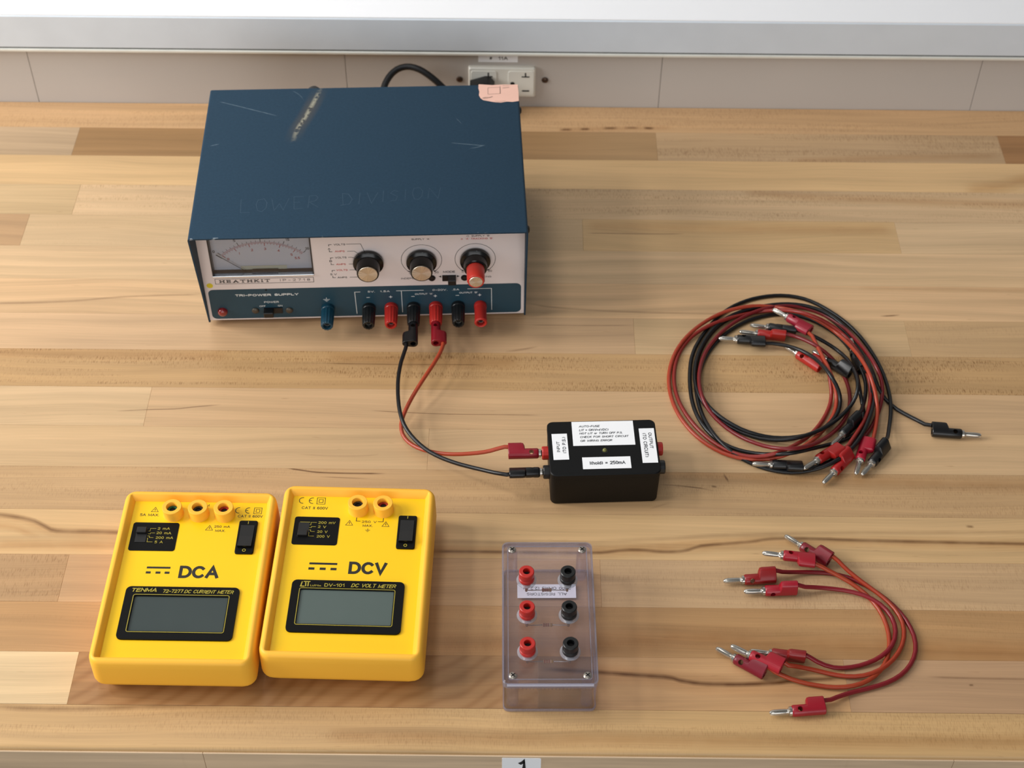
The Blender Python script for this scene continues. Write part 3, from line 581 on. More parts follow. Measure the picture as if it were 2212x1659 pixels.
P.t('TRI-POWER SUPPLY', -82.6, 34.8, 53, 2.5, weight=.24).t('POWER', -79.6, 26.4, 12.3, 2.1, sb).t('OFF', -87.6, 21.8, 5.2, 1.8, sb).t('ON', -72.8, 21.9, 3.8, 1.8, sb)
P.out('white_lettering', WH, fp); P = Print(PF, .12); P.l([(-33.2, 30.2), (-33.2, 28)], .4).l([(-36, 28), (-30.4, 28)], .4).l([(-35, 26.9), (-31.4, 26.9)], .4).l([(-34, 25.9), (-32.4, 25.9)], .4)
P.out('ground_symbol', WH, fp); P = Print(PF, .12); P.t('5V.  1.5A', 11.2, 35.8, 18.5, 1.9, sb).t('0-20V.  .5A', 67.6, 36.1, 22.5, 2.0, sb).t("OUTPUT 'A'", 49, 31.8, 15.2, 1.8, sb).t("OUTPUT 'B'", 86.6, 32.2, 15.6, 1.8, sb)
P.l([(-4.3, 35.7), (-9, 35.7), (-8.6, 10.5)], .5).l([(25.9, 36.1), (49, 36.1)], .5).l([(30.2, 36), (30.2, 11)], .5).l([(85.8, 36.6), (106, 36.6), (106.1, 11.5)], .5)
for x, s_ in ((2.0, 0), (20.9, 1), (39.7, 0), (58.5, 1), (77.2, 0), (96.0, 1)):
    z = 29.2; P.l([(x-1.4, z), (x+1.4, z)], .55)
    if s_: P.l([(x, z-1.4), (x, z+1.4)], .55)
P.out('white_lettering', WH, fp)
b = B(); poly(b, arc(-128.7, 46.6, 2.7, 0, 342, 19), PF @ SC, .09); obj('yellow_dot', b, mat('yellow_dot', (214, 196, 44), .6), fp, label='round yellow sticker dot')
b = B(); lathe(b, [(.0009, 0), (.0009, .0002)], PF @ T(-.0827, .0404, 0), 10); obj('small_hole', b, mat('dark_hole', (14, 12, 12), .8), fp)
# analogue meter
am = obj('panel_meter', (lambda b: (rbox(b, MX0, MX1, PY+.0066, PY+.0075, MZ0-.002, MZ1), b)[1])(B()), mat('dial_white', (232, 232, 236), .5, var=.01), ps)
b = B(); w_ = .0009
rbox(b, MX0-.0002, MX0+w_, PY-.0003, PY+.0068, MZ0, MZ1); obj('dark_side', b, mat('meter_dark', (44, 42, 44), .4), am); b = B(); rbox(b, MX1-w_, MX1+.0002, PY-.0003, PY+.0068, MZ0, MZ1); obj('dark_side', b, mat('meter_dark', (44, 42, 44), .4), am)
b = B(); rbox(b, MX0-.0003, MX1+.0003, PY-.0016, PY+.0068, MZ0-.0008, MZ0+.0006, b=.0003); obj('chrome_edge', b, mat('chrome', (200, 202, 204), .18, .9), am)
DF = frame((0, PY+.0066, 0), (1, 0, 0), (0, 0, 1)); cx, cz, Rr = -82.2, 37.9, 50.1
P = Print(DF, .1)
def rad(a, r0, r1, w, Q): Q.l([(cx+r0*math.cos(math.radians(a)), cz+r0*math.sin(math.radians(a))), (cx+r1*math.cos(math.radians(a)), cz+r1*math.sin(math.radians(a)))], w)
for i in range(21):
    a = 133-(133-48.2)*i/20; rad(a, Rr+.3, Rr+(3.6 if i % 5 == 0 else 2.0), .3 if i % 5 else .5, P)
P.t('0', -122, 78.5, 1.9, 2.8).t('5', -103.8, 90.0, 1.9, 2.6).t('10', -82.2, 93, 3.4, 2.6).t('15', -60.4, 90.0, 3.2, 2.6).t('20', -45.2, 79.8, 3.2, 2.6).out('scale_print', K, am)
P = Print(DF, .1); P.l(arc(cx, cz, Rr, 48.2, 133, 40), .25).l(arc(cx, cz, Rr-1.1, 48.2, 133, 40), .25)
for i in range(56):
    a = 132.6-(132.6-49)*i/55
    if i % 2 == 0 or i == 55: rad(a, Rr-1.1, Rr-(4.4 if i % 10 == 0 else 2.6), .5 if i % 10 == 0 else .25, P)
for s_, x, z, w in (('0', -111.0, 70, 1.8), ('1', -101.2, 76, .9), ('2', -90.4, 79.4, 1.8), ('3', -79.6, 80.4, 1.8), ('4', -68.8, 78.2, 1.9), ('5', -58.6, 73.4, 1.8), ('5.5', -54.2, 69.6, 4.2)): P.t(s_, x, z, w, 2.5)
P.out('red_scale_print', RD, am)
b = B(); stroke(b, [(-120.0, 77.2), (-82.2, 45.3)], .6, DF @ SC, 2.2); stroke(b, [(-120.0, 77.2), (-115.5, 73.4)], .9, DF @ SC, 2.3); obj('needle', b, mat('needle_dark', (30, 26, 28), .4), am)
b = B(); poly(b, rrect(-101.6, -63.7, 55.5, 62.2), DF @ SC, .35); obj('paper_strip', b, mat('cream_strip', (236, 230, 200), .6), am)
b = B(); rbox(b, -.1240, -.0420, PY+.0020, PY+.0066, .0570, .0582); rbox(b, -.0925, -.0708, PY+.0018, PY+.0060, .0580, .0592, b=.0004); obj('movement_cover', b, mat('meter_brown', (58, 44, 44), .4), am)
b = B(); rbox(b, MX0+.0009, MX1-.0009, PY+.0004, PY+.0010, MZ0+.0006, MZ1-.0005); obj('glass', b, clear_mat('meter_glass', (238, 240, 243), .8, (225, 228, 232)), am)
# knobs
gloss = mat('knob_black', (14, 14, 15), .22, var=.01, spec=.4); silver = None
m, nt, p = newmat('spun_aluminium'); tc = node(nt, 'ShaderNodeTexCoord'); s2 = node(nt, 'ShaderNodeSeparateXYZ'); nt.links.new(tc.outputs['Object'], s2.inputs[0])
ang = math_(nt, 'ARCTAN2', s2.outputs[1], s2.outputs[0]); nz = node(nt, 'ShaderNodeTexNoise'); nz.noise_dimensions = '1D'; nz.inputs['Scale'].default_value = 5; nt.links.new(ang, nz.inputs['W'])
nt.links.new(mixc(nt, nz.outputs[0], lin((172, 162, 148)), lin((238, 230, 216))), p.inputs['Base Color']); p.inputs['Metallic'].default_value = .85; p.inputs['Roughness'].default_value = .34; p.inputs['Anisotropic'].default_value = .8
tg = node(nt, 'ShaderNodeTangent'); tg.direction_type = 'RADIAL'; tg.axis = 'Z'; nt.links.new(tg.outputs[0], p.inputs['Tangent'])
spun = m
def fl(n, a): return lambda i, k: (a if (i % 2) else 0)
KF = lambda x, z: frame((x, PY, z), (1, 0, 0), (0, 0, 1)) @ T(0, 0, 0)     # local z points out of the panel
for kx, kz, red in ((.0046, .0702, 0), (.0484, .0700, 0), (.0927, .0703, 1)):
    K0 = KF(kx, kz); b = B()
    if not red:
        lathe(b, [(.0118, .0006), (.0126, .0016), (.0126, .0040), (.0112, .0050), (.0098, .0056), (.0092, .0150), (.0090, .0158), (.0082, .0160)], K0, 40)
        kn = obj('selector_knob' if kx < .01 else 'voltage_knob', b, gloss, ps, smooth=30)
        b = B(); lathe(b, [(.0080, 0), (.0078, .00035)], n=32); o = obj('metal_cap', b, spun, kn, smooth=30); o.matrix_local = K0 @ T(0, 0, .0160)
    else:
        lathe(b, [(.0118, .0006), (.0126, .0016), (.0126, .0040), (.0112, .0050), (.0100, .0056), (.0095, .0125), (.0088, .0132)], K0, 40)
        kn = obj('voltage_knob', b, gloss, ps, smooth=30)
        b = B(); lathe(b, [(.0074, .0130), (.0072, .0262), (.0066, .0280), (.0056, .0281)], K0, 36, mod=lambda i, k: (.00018 if i % 2 and k < 2 else 0)); obj('red_tracking_knob', b, mat('knob_red', (196, 52, 40), .35), kn, smooth=30)
        b = B(); lathe(b, [(.0055, 0), (.0053, .0003)], n=32); o = obj('metal_cap', b, spun, kn, smooth=30); o.matrix_local = K0 @ T(0, 0, .0281)
    b = B(); rbox(b, -.0004, .0004, .0100, .0122, .0040, .0044 if 0 else .0043, M=K0); rbox(b, .0010, .0015, .0100, .0122, .0040, .0043, M=K0); obj('flange_glint', b, WH, kn)  # two white bars painted in as lamp reflections on the knob flange
# slide switches, screws, lamp
slot_m = mat('switch_black', (16, 16, 18), .35)
def slide(name, x0, x1, z0, z1, bx0, bx1, lab=None):
    b = B(); rbox(b, x0, x1, z0, z1, 0, .0012, M=PF); s = obj(name, b, slot_m, ps); b = B(); rbox(b, bx0, bx1, z0+.0002, z1-.0002, .0008, .0072, b=.0005, M=PF); obj('lever', b, slot_m, s)
slide('mode_switch', .0650, .0765, .0468, .0527, .0697, .0765)
slide('power_switch', -.0866, -.0711, .0140, .0200, -.0866, -.0785)
bronze = mat('dark_screw', (84, 78, 68), .4, .5)
for x, z, r in ((.0563, .0498, .0031), (.0836, .0494, .0031), (-.0940, .0170, .0032), (-.0655, .0165, .0032)):
    b = B(); lathe(b, [(r, 0), (r, .0006), (r*.75, .0016), (r*.3, .0019)], PF @ T(x, z, 0), 18); obj('panel_screw', b, bronze if z < .03 else mat('black_screw', (30, 26, 26), .35, .4), ps, smooth=40)
b = B(); lathe(b, [(.0043, 0), (.0041, .0018), (.0034, .0030), (.0018, .0038), (.0004, .0040)], PF @ T(-.1217, .0168, 0), 20); obj('pilot_lamp', b, mat('lamp_red', (130, 22, 26), .2, spec=.7, coat=.5), ps, smooth=60)
# binding posts
red_p = mat('post_red', (182, 38, 30), .38, var=.04); blk_p = mat('post_black', (15, 17, 18), .38, var=.02); blu_p = mat('post_blue', (13, 64, 84), .38, var=.04)
metal = mat('nickel', (196, 192, 184), .25, .9)
def post(x, z, m, smooth_one=False, name='binding_post'):
    K0 = KF(x, z); b = B()
    fm_ = None if smooth_one else (lambda i, k: (-.00045 if (i % 3 == 2 and k >= 5) else 0))
    n = 36
    pr = [(.0056, 0), (.0058, .0006), (.0058, .0036), (.0054, .0042), (.0054, .0046), (.0057, .0050), (.0055, .0150), (.0051, .0215), (.0047, .0222), (.0032, .0222), (.0030, .0180), (.0008, .0179)]
    if smooth_one: pr = [(.0052, 0), (.0054, .0006), (.0054, .0040), (.0052, .0044), (.0051, .0050), (.0051, .0100), (.0051, .0150), (.0053, .0200), (.0054, .0215), (.0045, .0225), (.0033, .0220), (.0031, .0180)]
    lathe(b, pr, K0, n, mod=(lambda i, k: (-.00045 if (i % 3 == 2 and 5 <= k <= 8) else 0)) if not smooth_one else None)
    q = obj(name, b, m, ps, smooth=30)
    b = B(); lathe(b, [(.0026, .0178), (.0026, .0192), (.0018, .0192), (.0017, .0178)], K0, 20); obj('socket', b, metal, q, smooth=40)
    b = B(); lathe(b, [(.00165, .0178), (.00165, .01835)], K0, 16); obj('socket_hole', b, mat('dark_hole', (14, 12, 12), .8), q)
post(-.0327, .0178, blu_p)
for i, m in enumerate((blk_p, red_p, blk_p, red_p, blk_p, red_p)): post(.0020+.01888*i, .0175, m, i == 5)
# mains cord: leaves the back, loops up and runs to the socket
PSI = (T(PSX, PSY, 0) @ RZ(PSR)).inverted()
b = B(); tube(b, spline(cp, .004), .0032, 10); b.transform(PSI); pc = obj('power_cord', b, blk, ps, smooth=60, label='thick black mains cord looping up behind the case')
b = B(); Mq = PSI @ T(0, WY-.0055, 0) @ OF
outl = [(-.0480, .0200), (-.0240, .0200), (-.0232, .0340), (-.0270, .0392), (-.0330, .0398), (-.0470, .0350)]
ctr = (-.034, .029)
rings(b, [[(ctr[0]+(x-ctr[0])*s_, ctr[1]+(y-ctr[1])*s_, z) for x, y in outl] for s_, z in ((.96, 0), (1, .001), (1, .018), (.86, .0215))], Mq); obj('plug', b, blk, pc, smooth=25)

# ---------------------------------------------------------------- yellow panel meters
boot = mat('boot_yellow', (253, 188, 60), .5, var=.02, scale=20, spec=.35, bump=.08, bscale=1500)
face_y = mat('face_yellow', (250, 201, 14), .38, var=.01, spec=.35)
bkp = mat('panel_black', (8, 8, 8), .6, var=.02, spec=.15); ylp = mat('print_yellow', (172, 156, 50), .6); kp = mat('print_dark', (58, 48, 20), .6); kb = mat('print_bold', (30, 26, 16), .6)
def warn(P, x, y, s=1.):
    P.l([(x-2.6*s, y-2*s), (x+2.6*s, y-2*s), (x, y+2.4*s)], .35, True).l([(x+.3, y+1.1), (x-.3, y), (x+.3, y), (x, y-1.2)], .3)
def ce(P, x, y, r=2.6):
    P.l(arc(x-4.0, y, r, 80, 280, 14), .55).l(arc(x+3.4, y, r, 80, 280, 14), .55).l([(x+.9, y), (x+2.7, y)], .55)
def sq2(P, x, y, s=5.6): P.l(rrect(x-s/2, x+s/2, y-s/2, y+s/2), .4, True).l(rrect(x-s*.24, x+s*.24, y-s*.24, y+s*.24), .4, True)
def meter(name, label, x, y, rz, volt):
    R = thing(name, label, 'meter', (x, y, 0), rz, 'yellow panel meters side by side'); hw, Ly = .0568, .1530
    def rg(i, z, r, ex=0): return (-hw+i, hw-i, i-ex*0, Ly-i, r, z)
    b = B(); stack(b, [rg(.0088, 0, .004), rg(.0070, .0006, .005), rg(.0022, .0085, .008), rg(.0004, .0115, .0085), rg(0, .0140, .0085), rg(.0002, .0300, .0085), rg(.0006, .0352, .0080), rg(.0014, .0370, .0072), rg(.0026, .0380, .006), rg(.0044, .0381, .0022), rg(.0049, .0378, .0014), rg(.0056, .0368, .0008), rg(.0078, .0328, .0006), rg(.0078, .0300, .0006)], n=5)
    obj('rubber_boot', b, boot, R, smooth=50)
    b = B(); rbox(b, -hw+.0072, hw-.0072, .0072, Ly-.0072, .0296, .0330); f = obj('face_panel', b, face_y, R)
    F = T(0, 0, .0330); dy = 0
    dx = -.2 if volt else 0
    jx = (.1, 18.8) if volt else (-18.9, .1, 19.1); cols = ((26, 30, 28), (150, 34, 28)) if volt else ((24, 92, 66), (26, 30, 28), (150, 34, 28))
    for q, cl in zip(jx, cols):
        b = B(); lathe(b, [(.0076, 0), (.0075, .0005), (.0073, .0012), (.0072, .0085), (.0069, .0089), (.0043, .0089), (.0041, .0086), (.0040, .0020)], F @ T(q*mm, .1338, 0), 36, cap1=True); j = obj('input_jack', b, boot, R, smooth=35)
        b = B(); lathe(b, [(.0040, .0018), (.0040, .0046), (.0036, .0051), (.0023, .0051), (.0022, .0035)], F @ T(q*mm, .1338, 0), 24); obj('jack_insert', b, mat('jack_%d_%d' % cl[:2], cl, .35), j, smooth=35)
        b = B(); lathe(b, [(.00225, .0024), (.00225, .0042)], F @ T(q*mm, .1338, 0), 16); obj('jack_hole', b, mat('dark_hole', (14, 12, 12), .8), j)
    P = Print(F, .06)
    if volt:
        ce(P, -38.0, 141.2, 2.7); sq2(P, -28.4, 141.1, 6.0); P.t('CAT II 600V', -32.4, 134.3, 19.4, 2.5, .008)
        P.t('250 V', 9.1, 122.5, 11, 2.1, .006).t('MAX.', 8.3, 118.9, 7.4, 2.1, .006); warn(P, -5.4, 121.0); warn(P, 21.4, 120.6)
        P.l([(-.5, 127), (-.5, 122.9), (2.6, 122.9)], .5).l([(19.3, 127), (19.3, 122.9), (15.4, 122.9)], .5).l([(8.6, 116.3), (8.6, 114.6)], .35).l([(6.8, 114.8), (10.4, 114.8)], .35).l([(7.5, 114), (9.7, 114)], .3).l([(8.2, 113.3), (9, 113.3)], .3)
    else:
        ce(P, 33.0, 138.2, 2.6); sq2(P, 43.0, 138.0, 5.6); P.t('CAT II 600V', 38.0, 132.8, 18.4, 2.4, .008)
        P.t('5A MAX.', -36.4, 132.7, 14.2, 2.4, .006); warn(P, -33.2, 137.6); warn(P, 9.4, 121.3); P.t('250 mA', 18.6, 122.7, 11.6, 2.1, .006).t('MAX.', 17.8, 118.9, 7.4, 2.1, .006)
        P.t('COM', 2.6, 142.4, 7.6, 2.2)
    P.out('lettering', kp, f)
    P = Print(F, .06)
    if volt:
        P.p(rrect(-30.5, -10.4, 82.4, 84.2))
        for q in (-30.7, -22.6, -14.8): P.p(rrect(q, q+4.3, 77.7, 79.8))
        P.t('DCV', 11.9, 80.3, 27.6, 11.0, weight=.215, gap=.26)
    else:
        P.p(rrect(-30.2, -13.2, 83.8, 85.5))
        for q in (-30.2, -23.2, -16.7): P.p(rrect(q, q+3.5, 79.3, 81.2))
        P.t('DCA', 7.9, 81.2, 28.8, 11.0, weight=.215, gap=.24)
    P.out('bold_lettering', kb, f)
    # range switch plate
    bx = (-45.8, -12.6, 99.9, 125.7) if volt else (-46.7, -12.9, 99.5, 125.4)
    b = B(); stack(b, [(bx[0]*mm, bx[1]*mm, bx[2]*mm, bx[3]*mm, .002, 0), (bx[0]*mm, bx[1]*mm, bx[2]*mm, bx[3]*mm, .002, .0003)], M=F); rp = obj('range_plate', b, bkp, f)
    yo = 0 if volt else -.6; sx0 = -42.4 if volt else -43.2
    b = B(); rbox(b, sx0*mm, (sx0+8)*mm, .1070, .1200, .0003, .0006, M=F); sl_ = obj('range_slider', b, mat('deep_black', (8, 8, 8), .5), rp)
    s0 = (.1110 if not volt else .1070); b = B(); rbox(b, (sx0+.4)*mm, (sx0+7.6)*mm, s0+(.0035 if not volt else .0), s0+(.0085 if not volt else .005), .0005, .0030, b=.0004, M=F); obj('slider_button', b, mat('deep_black', (8, 8, 8), .5), sl_)
    P = Print(F, .38); tx = ('200 mV', '2 V', '20 V', '200 V') if volt else ('2 mA', '20 mA', '200 mA', '5 A')
    ce_ = ((-21.8, 12.6), (-25.0, 6.0), (-24.3, 7.6), (-23.2, 9.6)) if volt else ((-23.7, 9.0), (-23.0, 10.8), (-21.9, 12.8), (-25.4, 6.0))
    ys = (120.4, 116.5, 112.0, 107.7) if volt else (119.8, 115.7, 111.4, 107.4)
    for s_, (cx_, w_), y_ in zip(tx, ce_, ys): P.t(s_, cx_, y_, w_, 2.3, weight=.15)
    e = -33.4
    if volt: P.l([(-41.6, 120.6), (-34.2, 120.6)], .35)
    P.l([(e-1.2, ys[0]-2.4), (e, ys[0]-2.4), (e, ys[0]), (-29.3, ys[0])], .32).l([(e-1.2, ys[1]-1), (e+.6, ys[1]-1), (e+.6, ys[1]), (-29.6, ys[1])], .32).l([(e-1.2, ys[2]+1.4), (e+.4, ys[2]+1.4), (e+.4, ys[2]), (-30, ys[2])], .32).l([(e-1.2, ys[3]+3.4), (e-.6, ys[3]+3.4), (e-.6, ys[3]), (-30, ys[3])], .32)
    P.out('lettering', ylp, rp)
    # rocker
    r0 = (30.6, 44.2, 98.0, 128.3) if volt else (31.0, 44.5, 97.6, 127.8)
    b = B(); stack(b, [(r0[0]*mm, r0[1]*mm, r0[2]*mm, r0[3]*mm, .0016, 0), (r0[0]*mm, r0[1]*mm, r0[2]*mm, r0[3]*mm, .0016, .0012), ((r0[0]+.5)*mm, (r0[1]-.5)*mm, (r0[2]+.5)*mm, (r0[3]-.5)*mm, .0012, .0016)], M=F); rk = obj('rocker_switch', b, bkp, f, smooth=30)
    ya_, yb_, xm = (r0[2]+4.8)*mm, (r0[3]-5.0)*mm, (r0[0]+r0[1])/2*mm
    b = B(); X0_, X1_ = xm-.0050, xm+.0050
    rings(b, [[(x_, ya_, .0014), (x_, yb_, .0014), (x_, yb_, .0022), (x_, (ya_+yb_)/2, .0026), (x_, ya_, .0042)] for x_ in (X0_, X1_)], F); obj('rocker', b, mat('rocker_black', (12, 12, 13), .25), rk)
    P = Print(F, 1.68); P.l([(xm/mm, r0[3]-3.6), (xm/mm, r0[3]-1.2)], .5).l(arc(xm/mm, r0[2]+2.5, 1.1, 0, 360, 14), .45).out('lettering', ylp, rk)
    # display
    d = (-40.6, 39.6, 23.4, 67.9) if volt else (-41.2, 39.4, 22.4, 67.2); w = (-34.7, 33.2, 29.5, 60.7) if volt else (-35.0, 32.8, 28.4, 60.0)
    b = B(); q = [x_*mm for x_ in w]; g = .0008
    stack(b, [(d[0]*mm, d[1]*mm, d[2]*mm, d[3]*mm, .0038, 0), (d[0]*mm, d[1]*mm, d[2]*mm, d[3]*mm, .0038, .0013), (q[0]+g, q[1]-g, q[2]+g, q[3]-g, .0010, .0013), (q[0]+g, q[1]-g, q[2]+g, q[3]-g, .0010, .0001)], M=F, n=5)
    dp = obj('display_bezel', b, bkp, f)
    b = B(); rbox(b, q[0]+g, q[1]-g, q[2]+g, q[3]-g, .0001, .00025, M=F)
    me_ = obj('lcd_glass', b, mat('lcd_%d' % volt, (84, 96, 92) if volt else (60, 69, 68), .25, var=.02, spec=.3), dp)
    P = Print(F, 1.36); P.l(rrect(*w, 1.4, 4), .45, True)
    if volt:
        P.l([(-33.4, 66.2), (-34.2, 62.1), (-31.4, 62.1)], .8).l([(-32.4, 66.2), (-27.6, 66.2)], .7).l([(-30.9, 66.0), (-30.6, 62)], .8).l([(-29.0, 66), (-29.0, 62)], .8)
        P.t('Lutron', -23.6, 62.9, 7.6, 1.7, weight=.16).t('DV-101', -10.2, 63.6, 14.4, 2.9, .01).t('DC VOLT METER', 17.8, 63.7, 31.6, 3.2, .004, .3)
    else:
        P.t('TENMA', -27.9, 63.7, 18.2, 3.3, 0, .25, weight=.2).t('72-7277', -7.6, 63.2, 14.4, 3.0, .008, .1).t('DC CURRENT METER', 18.0, 63.0, 34.6, 3.0, .004, .3)
    P.out('lettering', ylp, dp)
    return R
meter('volt_meter', 'yellow DCV volt meter, right one of the two yellow meters, with two jacks', -.11738-.0009*math.cos(.0194), .60597, -.01944, True)
meter('current_meter', 'yellow DCA current meter, left one of the two yellow meters, with three jacks', -.23180-.0020, .59991, -.00687, False)

# ---------------------------------------------------------------- black fuse box
fb = thing('fuse_box', 'black plastic auto-fuse box with four white paper labels wired to the supply', 'box', (.0690, .7747, 0), .04564)
bx_m = mat('box_black', (8, 9, 10), .5, spec=.22, var=.04, bump=.06, bscale=700); pap = mat('label_white', (249, 250, 252), .5, var=.01)
b = B(); stack(b, [(-.0402, .0402, .0012, .0530, .003, 0), (-.0412, .0412, .0004, .0540, .0042, .0015), (-.0418, .0418, 0, .0545, .0045, .0300)], n=5); obj('base', b, bx_m, fb, smooth=40)
b = B(); stack(b, [(-.0416, .0416, .0002, .0543, .0045, .0300), (-.0421, .0421, -.0003, .0548, .0047, .0304), (-.0421, .0421, -.0003, .0548, .0047, .0343), (-.0414, .0414, .0004, .0541, .0042, .0350)], n=5); lid = obj('lid', b, bx_m, fb, smooth=40)
LF = T(0, 0, .0350); grey = mat('print_grey', (54, 58, 64), .6)
def paper(x0, x1, y0, y1, fn, rot=0, lab=None):
    b = B(); cx_, cy_ = (x0+x1)/2*mm, (y0+y1)/2*mm; M_ = LF @ T(cx_, cy_, 0) @ RZ(rot)
    w_, h_ = (x1-x0)/2*mm, (y1-y0)/2*mm; rbox(b, -w_, w_, -h_, h_, 0, .00012, M=M_); o = obj('paper_label', b, pap, fb, label=lab); P = Print(LF, .2); fn(P); P.out('lettering', grey, o)
def main_t(P):
    P.t('AUTO-FUSE', -9.3, 48.7, 16.0, 2.0, .012, .25).t('LIT = OK(V>4VDC)', -6.0, 44.9, 22.6, 2.2, .008, .25).t('NOT LIT or TURN OFF P.S.', -.6, 41.4, 33.4, 2.0, .008, .25).t('CHECK FOR SHORT CIRCUIT', 1.6, 37.7, 37.4, 2.0, .008, .25).t('OR WIRING ERROR', -4.9, 33.8, 24.6, 2.0, .010, .25)
paper(-22.9, 24.9, 28.9, 53.6, main_t, -.004)
paper(-38.9, -27.0, 15.4, 41.7, lambda P: P.t('INPUT', -34.6, 28.4, 10.8, 2.4, 0, 0, 90).t('(TO P.S.)', -30.0, 30.0, 16.4, 2.7, 0, 0, 90), .01)
paper(-17.0, 19.8, 5.4, 17.1, lambda P: P.t('I(hold) = 250mA', 2.0, 11.2, 27.2, 3.3, .003))
paper(28.8, 40.6, 10.2, 45.2, lambda P: P.t('OUTPUT', 37.0, 32.6, 16.2, 2.6, 0, 0, -90).t('(TO CIRCUIT)', 32.6, 28.0, 24.2, 2.8, 0, 0, -90))
b = B(); lathe(b, [(.0024, 0), (.0024, .0002)], LF @ T(.0008, .0232, 0), 20); ld = obj('indicator_light', b, mat('led_rim', (16, 16, 14), .5), fb)
b = B(); lathe(b, [(.0017, 0), (.0017, .0008), (.0012, .0016), (.0004, .0019)], LF @ T(.0008, .0236, 0), 16); obj('lens', b, mat('led_olive', (110, 108, 52), .25), ld, smooth=60)
for sx_ in (-1, 1):
    for y_, m in ((.0336 if sx_ < 0 else .0316, red_p), (.0144 if sx_ < 0 else .0132, blk_p)):
        z_ = .0222 if sx_ < 0 else .0262
        b = B(); lathe(b, [(.0054, 0), (.0054, .0046), (.0049, .0054), (.0026, .0054), (.0024, .0020)], T(sx_*.0412, y_, z_) @ RY(sx_*math.pi/2), 6 if 0 else 12); obj('socket', b, m, fb, smooth=25)

# ---------------------------------------------------------------- clear resistor box
rb = thing('resistor_box', 'clear plastic box with six red and black binding posts and resistors inside', 'box', (.02555, .58895, 0), .01395)
clr = clear_mat('clear_plastic', (252, 252, 253), .9, (243, 241, 248), .03, .010); ced = clear_mat('clear_edge', (250, 249, 252), .95, (230, 226, 241), .10, .022)
X, Yb, Hh = .0324, .1205, .0348
b = B(); t_ = .0018
stack(b, [(-X+.0016, X-.0016, .0016, Yb-.0016, .003, 0), (-X+.0008, X-.0008, .0008, Yb-.0008, .0036, .0012), (-X+.0004, X-.0004, .0004, Yb-.0004, .0038, .0296), (-X+.0004+t_, X-.0004-t_, .0004+t_, Yb-.0004-t_, .0022, .0296), (-X+.0008+t_, X-.0008-t_, .0008+t_, Yb-.0008-t_, .0022, .0020)], n=4)
case = obj('case', b, clr, rb, smooth=30)
b = B(); stack(b, [(-X, X, 0, Yb, .0042, .0298), (-X-.0002, X+.0002, -.0002, Yb+.0002, .0043, .0310), (-X, X, 0, Yb, .0042, .0338), (-X+.0012, X-.0012, .0012, Yb-.0012, .0034, Hh), (-X+.0036, X-.0036, .0036, Yb-.0036, .0020, Hh), (-X+.0042, X-.0042, .0042, Yb-.0042, .0018, Hh-.0007)], n=4)
lid2 = obj('lid', b, ced, rb, smooth=30)
b = B()
for i in range(22):                                     # moulded ribs under the front lip
    x_ = -X+.006+i*(2*X-.012)/21; rbox(b, x_-.0004, x_+.0004, -.0003, .0004, .0286, .0300)
obj('front_ribs', b, ced, case)
rim_m = clear_mat('clear_rim', (230, 228, 233), .95, (190, 186, 200), .10, .13)
def ringbox(b, o, w_, z0, z1, r):
    (a0, a1, a2, a3) = o
    stack(b, [(a0, a1, a2, a3, r, z0), (a0, a1, a2, a3, r, z1), (a0+w_, a1-w_, a2+w_, a3-w_, r-w_, z1), (a0+w_, a1-w_, a2+w_, a3-w_, r-w_, z0), (a0, a1, a2, a3, r, z0)], cap0=False, cap1=False)
b = B(); ringbox(b, (-X-.0003, X+.0003, -.0003, Yb+.0003), .0012, .0306, .0349, .0044); obj('lid_rim', b, rim_m, lid2, smooth=30)
b = B(); ringbox(b, (-X+.0036, X-.0036, .0036, Yb-.0036), .0007, .0346, .0352, .0022); obj('lid_groove', b, rim_m, lid2, smooth=30)
b = B(); ringbox(b, (-X+.0002, X-.0002, .0002, Yb-.0002), .0010, .0006, .0024, .0038); obj('base_rim', b, rim_m, case, smooth=30)
b = B(); tube(b, [(-X+.003, .0001, .0338), (X-.003, .0001, .0338)], .0011, 10); obj('front_bevel_highlight', b, clear_mat('clear_bevel_highlight', (236, 236, 242), 1., (214, 212, 226), .22, .45), lid2, smooth=60)  # bevel bar made milky white to paint in the front edge highlight
for x_, y_ in ((-.0253, .1139), (.0254, .1139), (-.0253, .0071), (.0254, .0071)):
    b = B(); lathe(b, [(.0040, .0022), (.0038, .0296)], T(x_, y_, 0), 18); obj('screw_pillar', b, ced, case, smooth=40)
    b = B(); lathe(b, [(.0029, 0), (.0029, .0006), (.0022, .0012), (.0010, .0014)], T(x_, y_, Hh-.0005), 18); sc_ = obj('lid_screw', b, mat('nickel_dull', (168, 160, 150), .3, .7), rb, smooth=40)
    b = B(); M_ = T(x_, y_, Hh+.0010) @ RZ(.75); rbox(b, -.0018, .0018, -.0003, .0003, -.0004, .0002, M=M_); rbox(b, -.0003, .0003, -.0018, .0018, -.0004, .0002, M=M_); obj('cross_slot', b, mat('dark_hole', (14, 12, 12), .8), sc_)
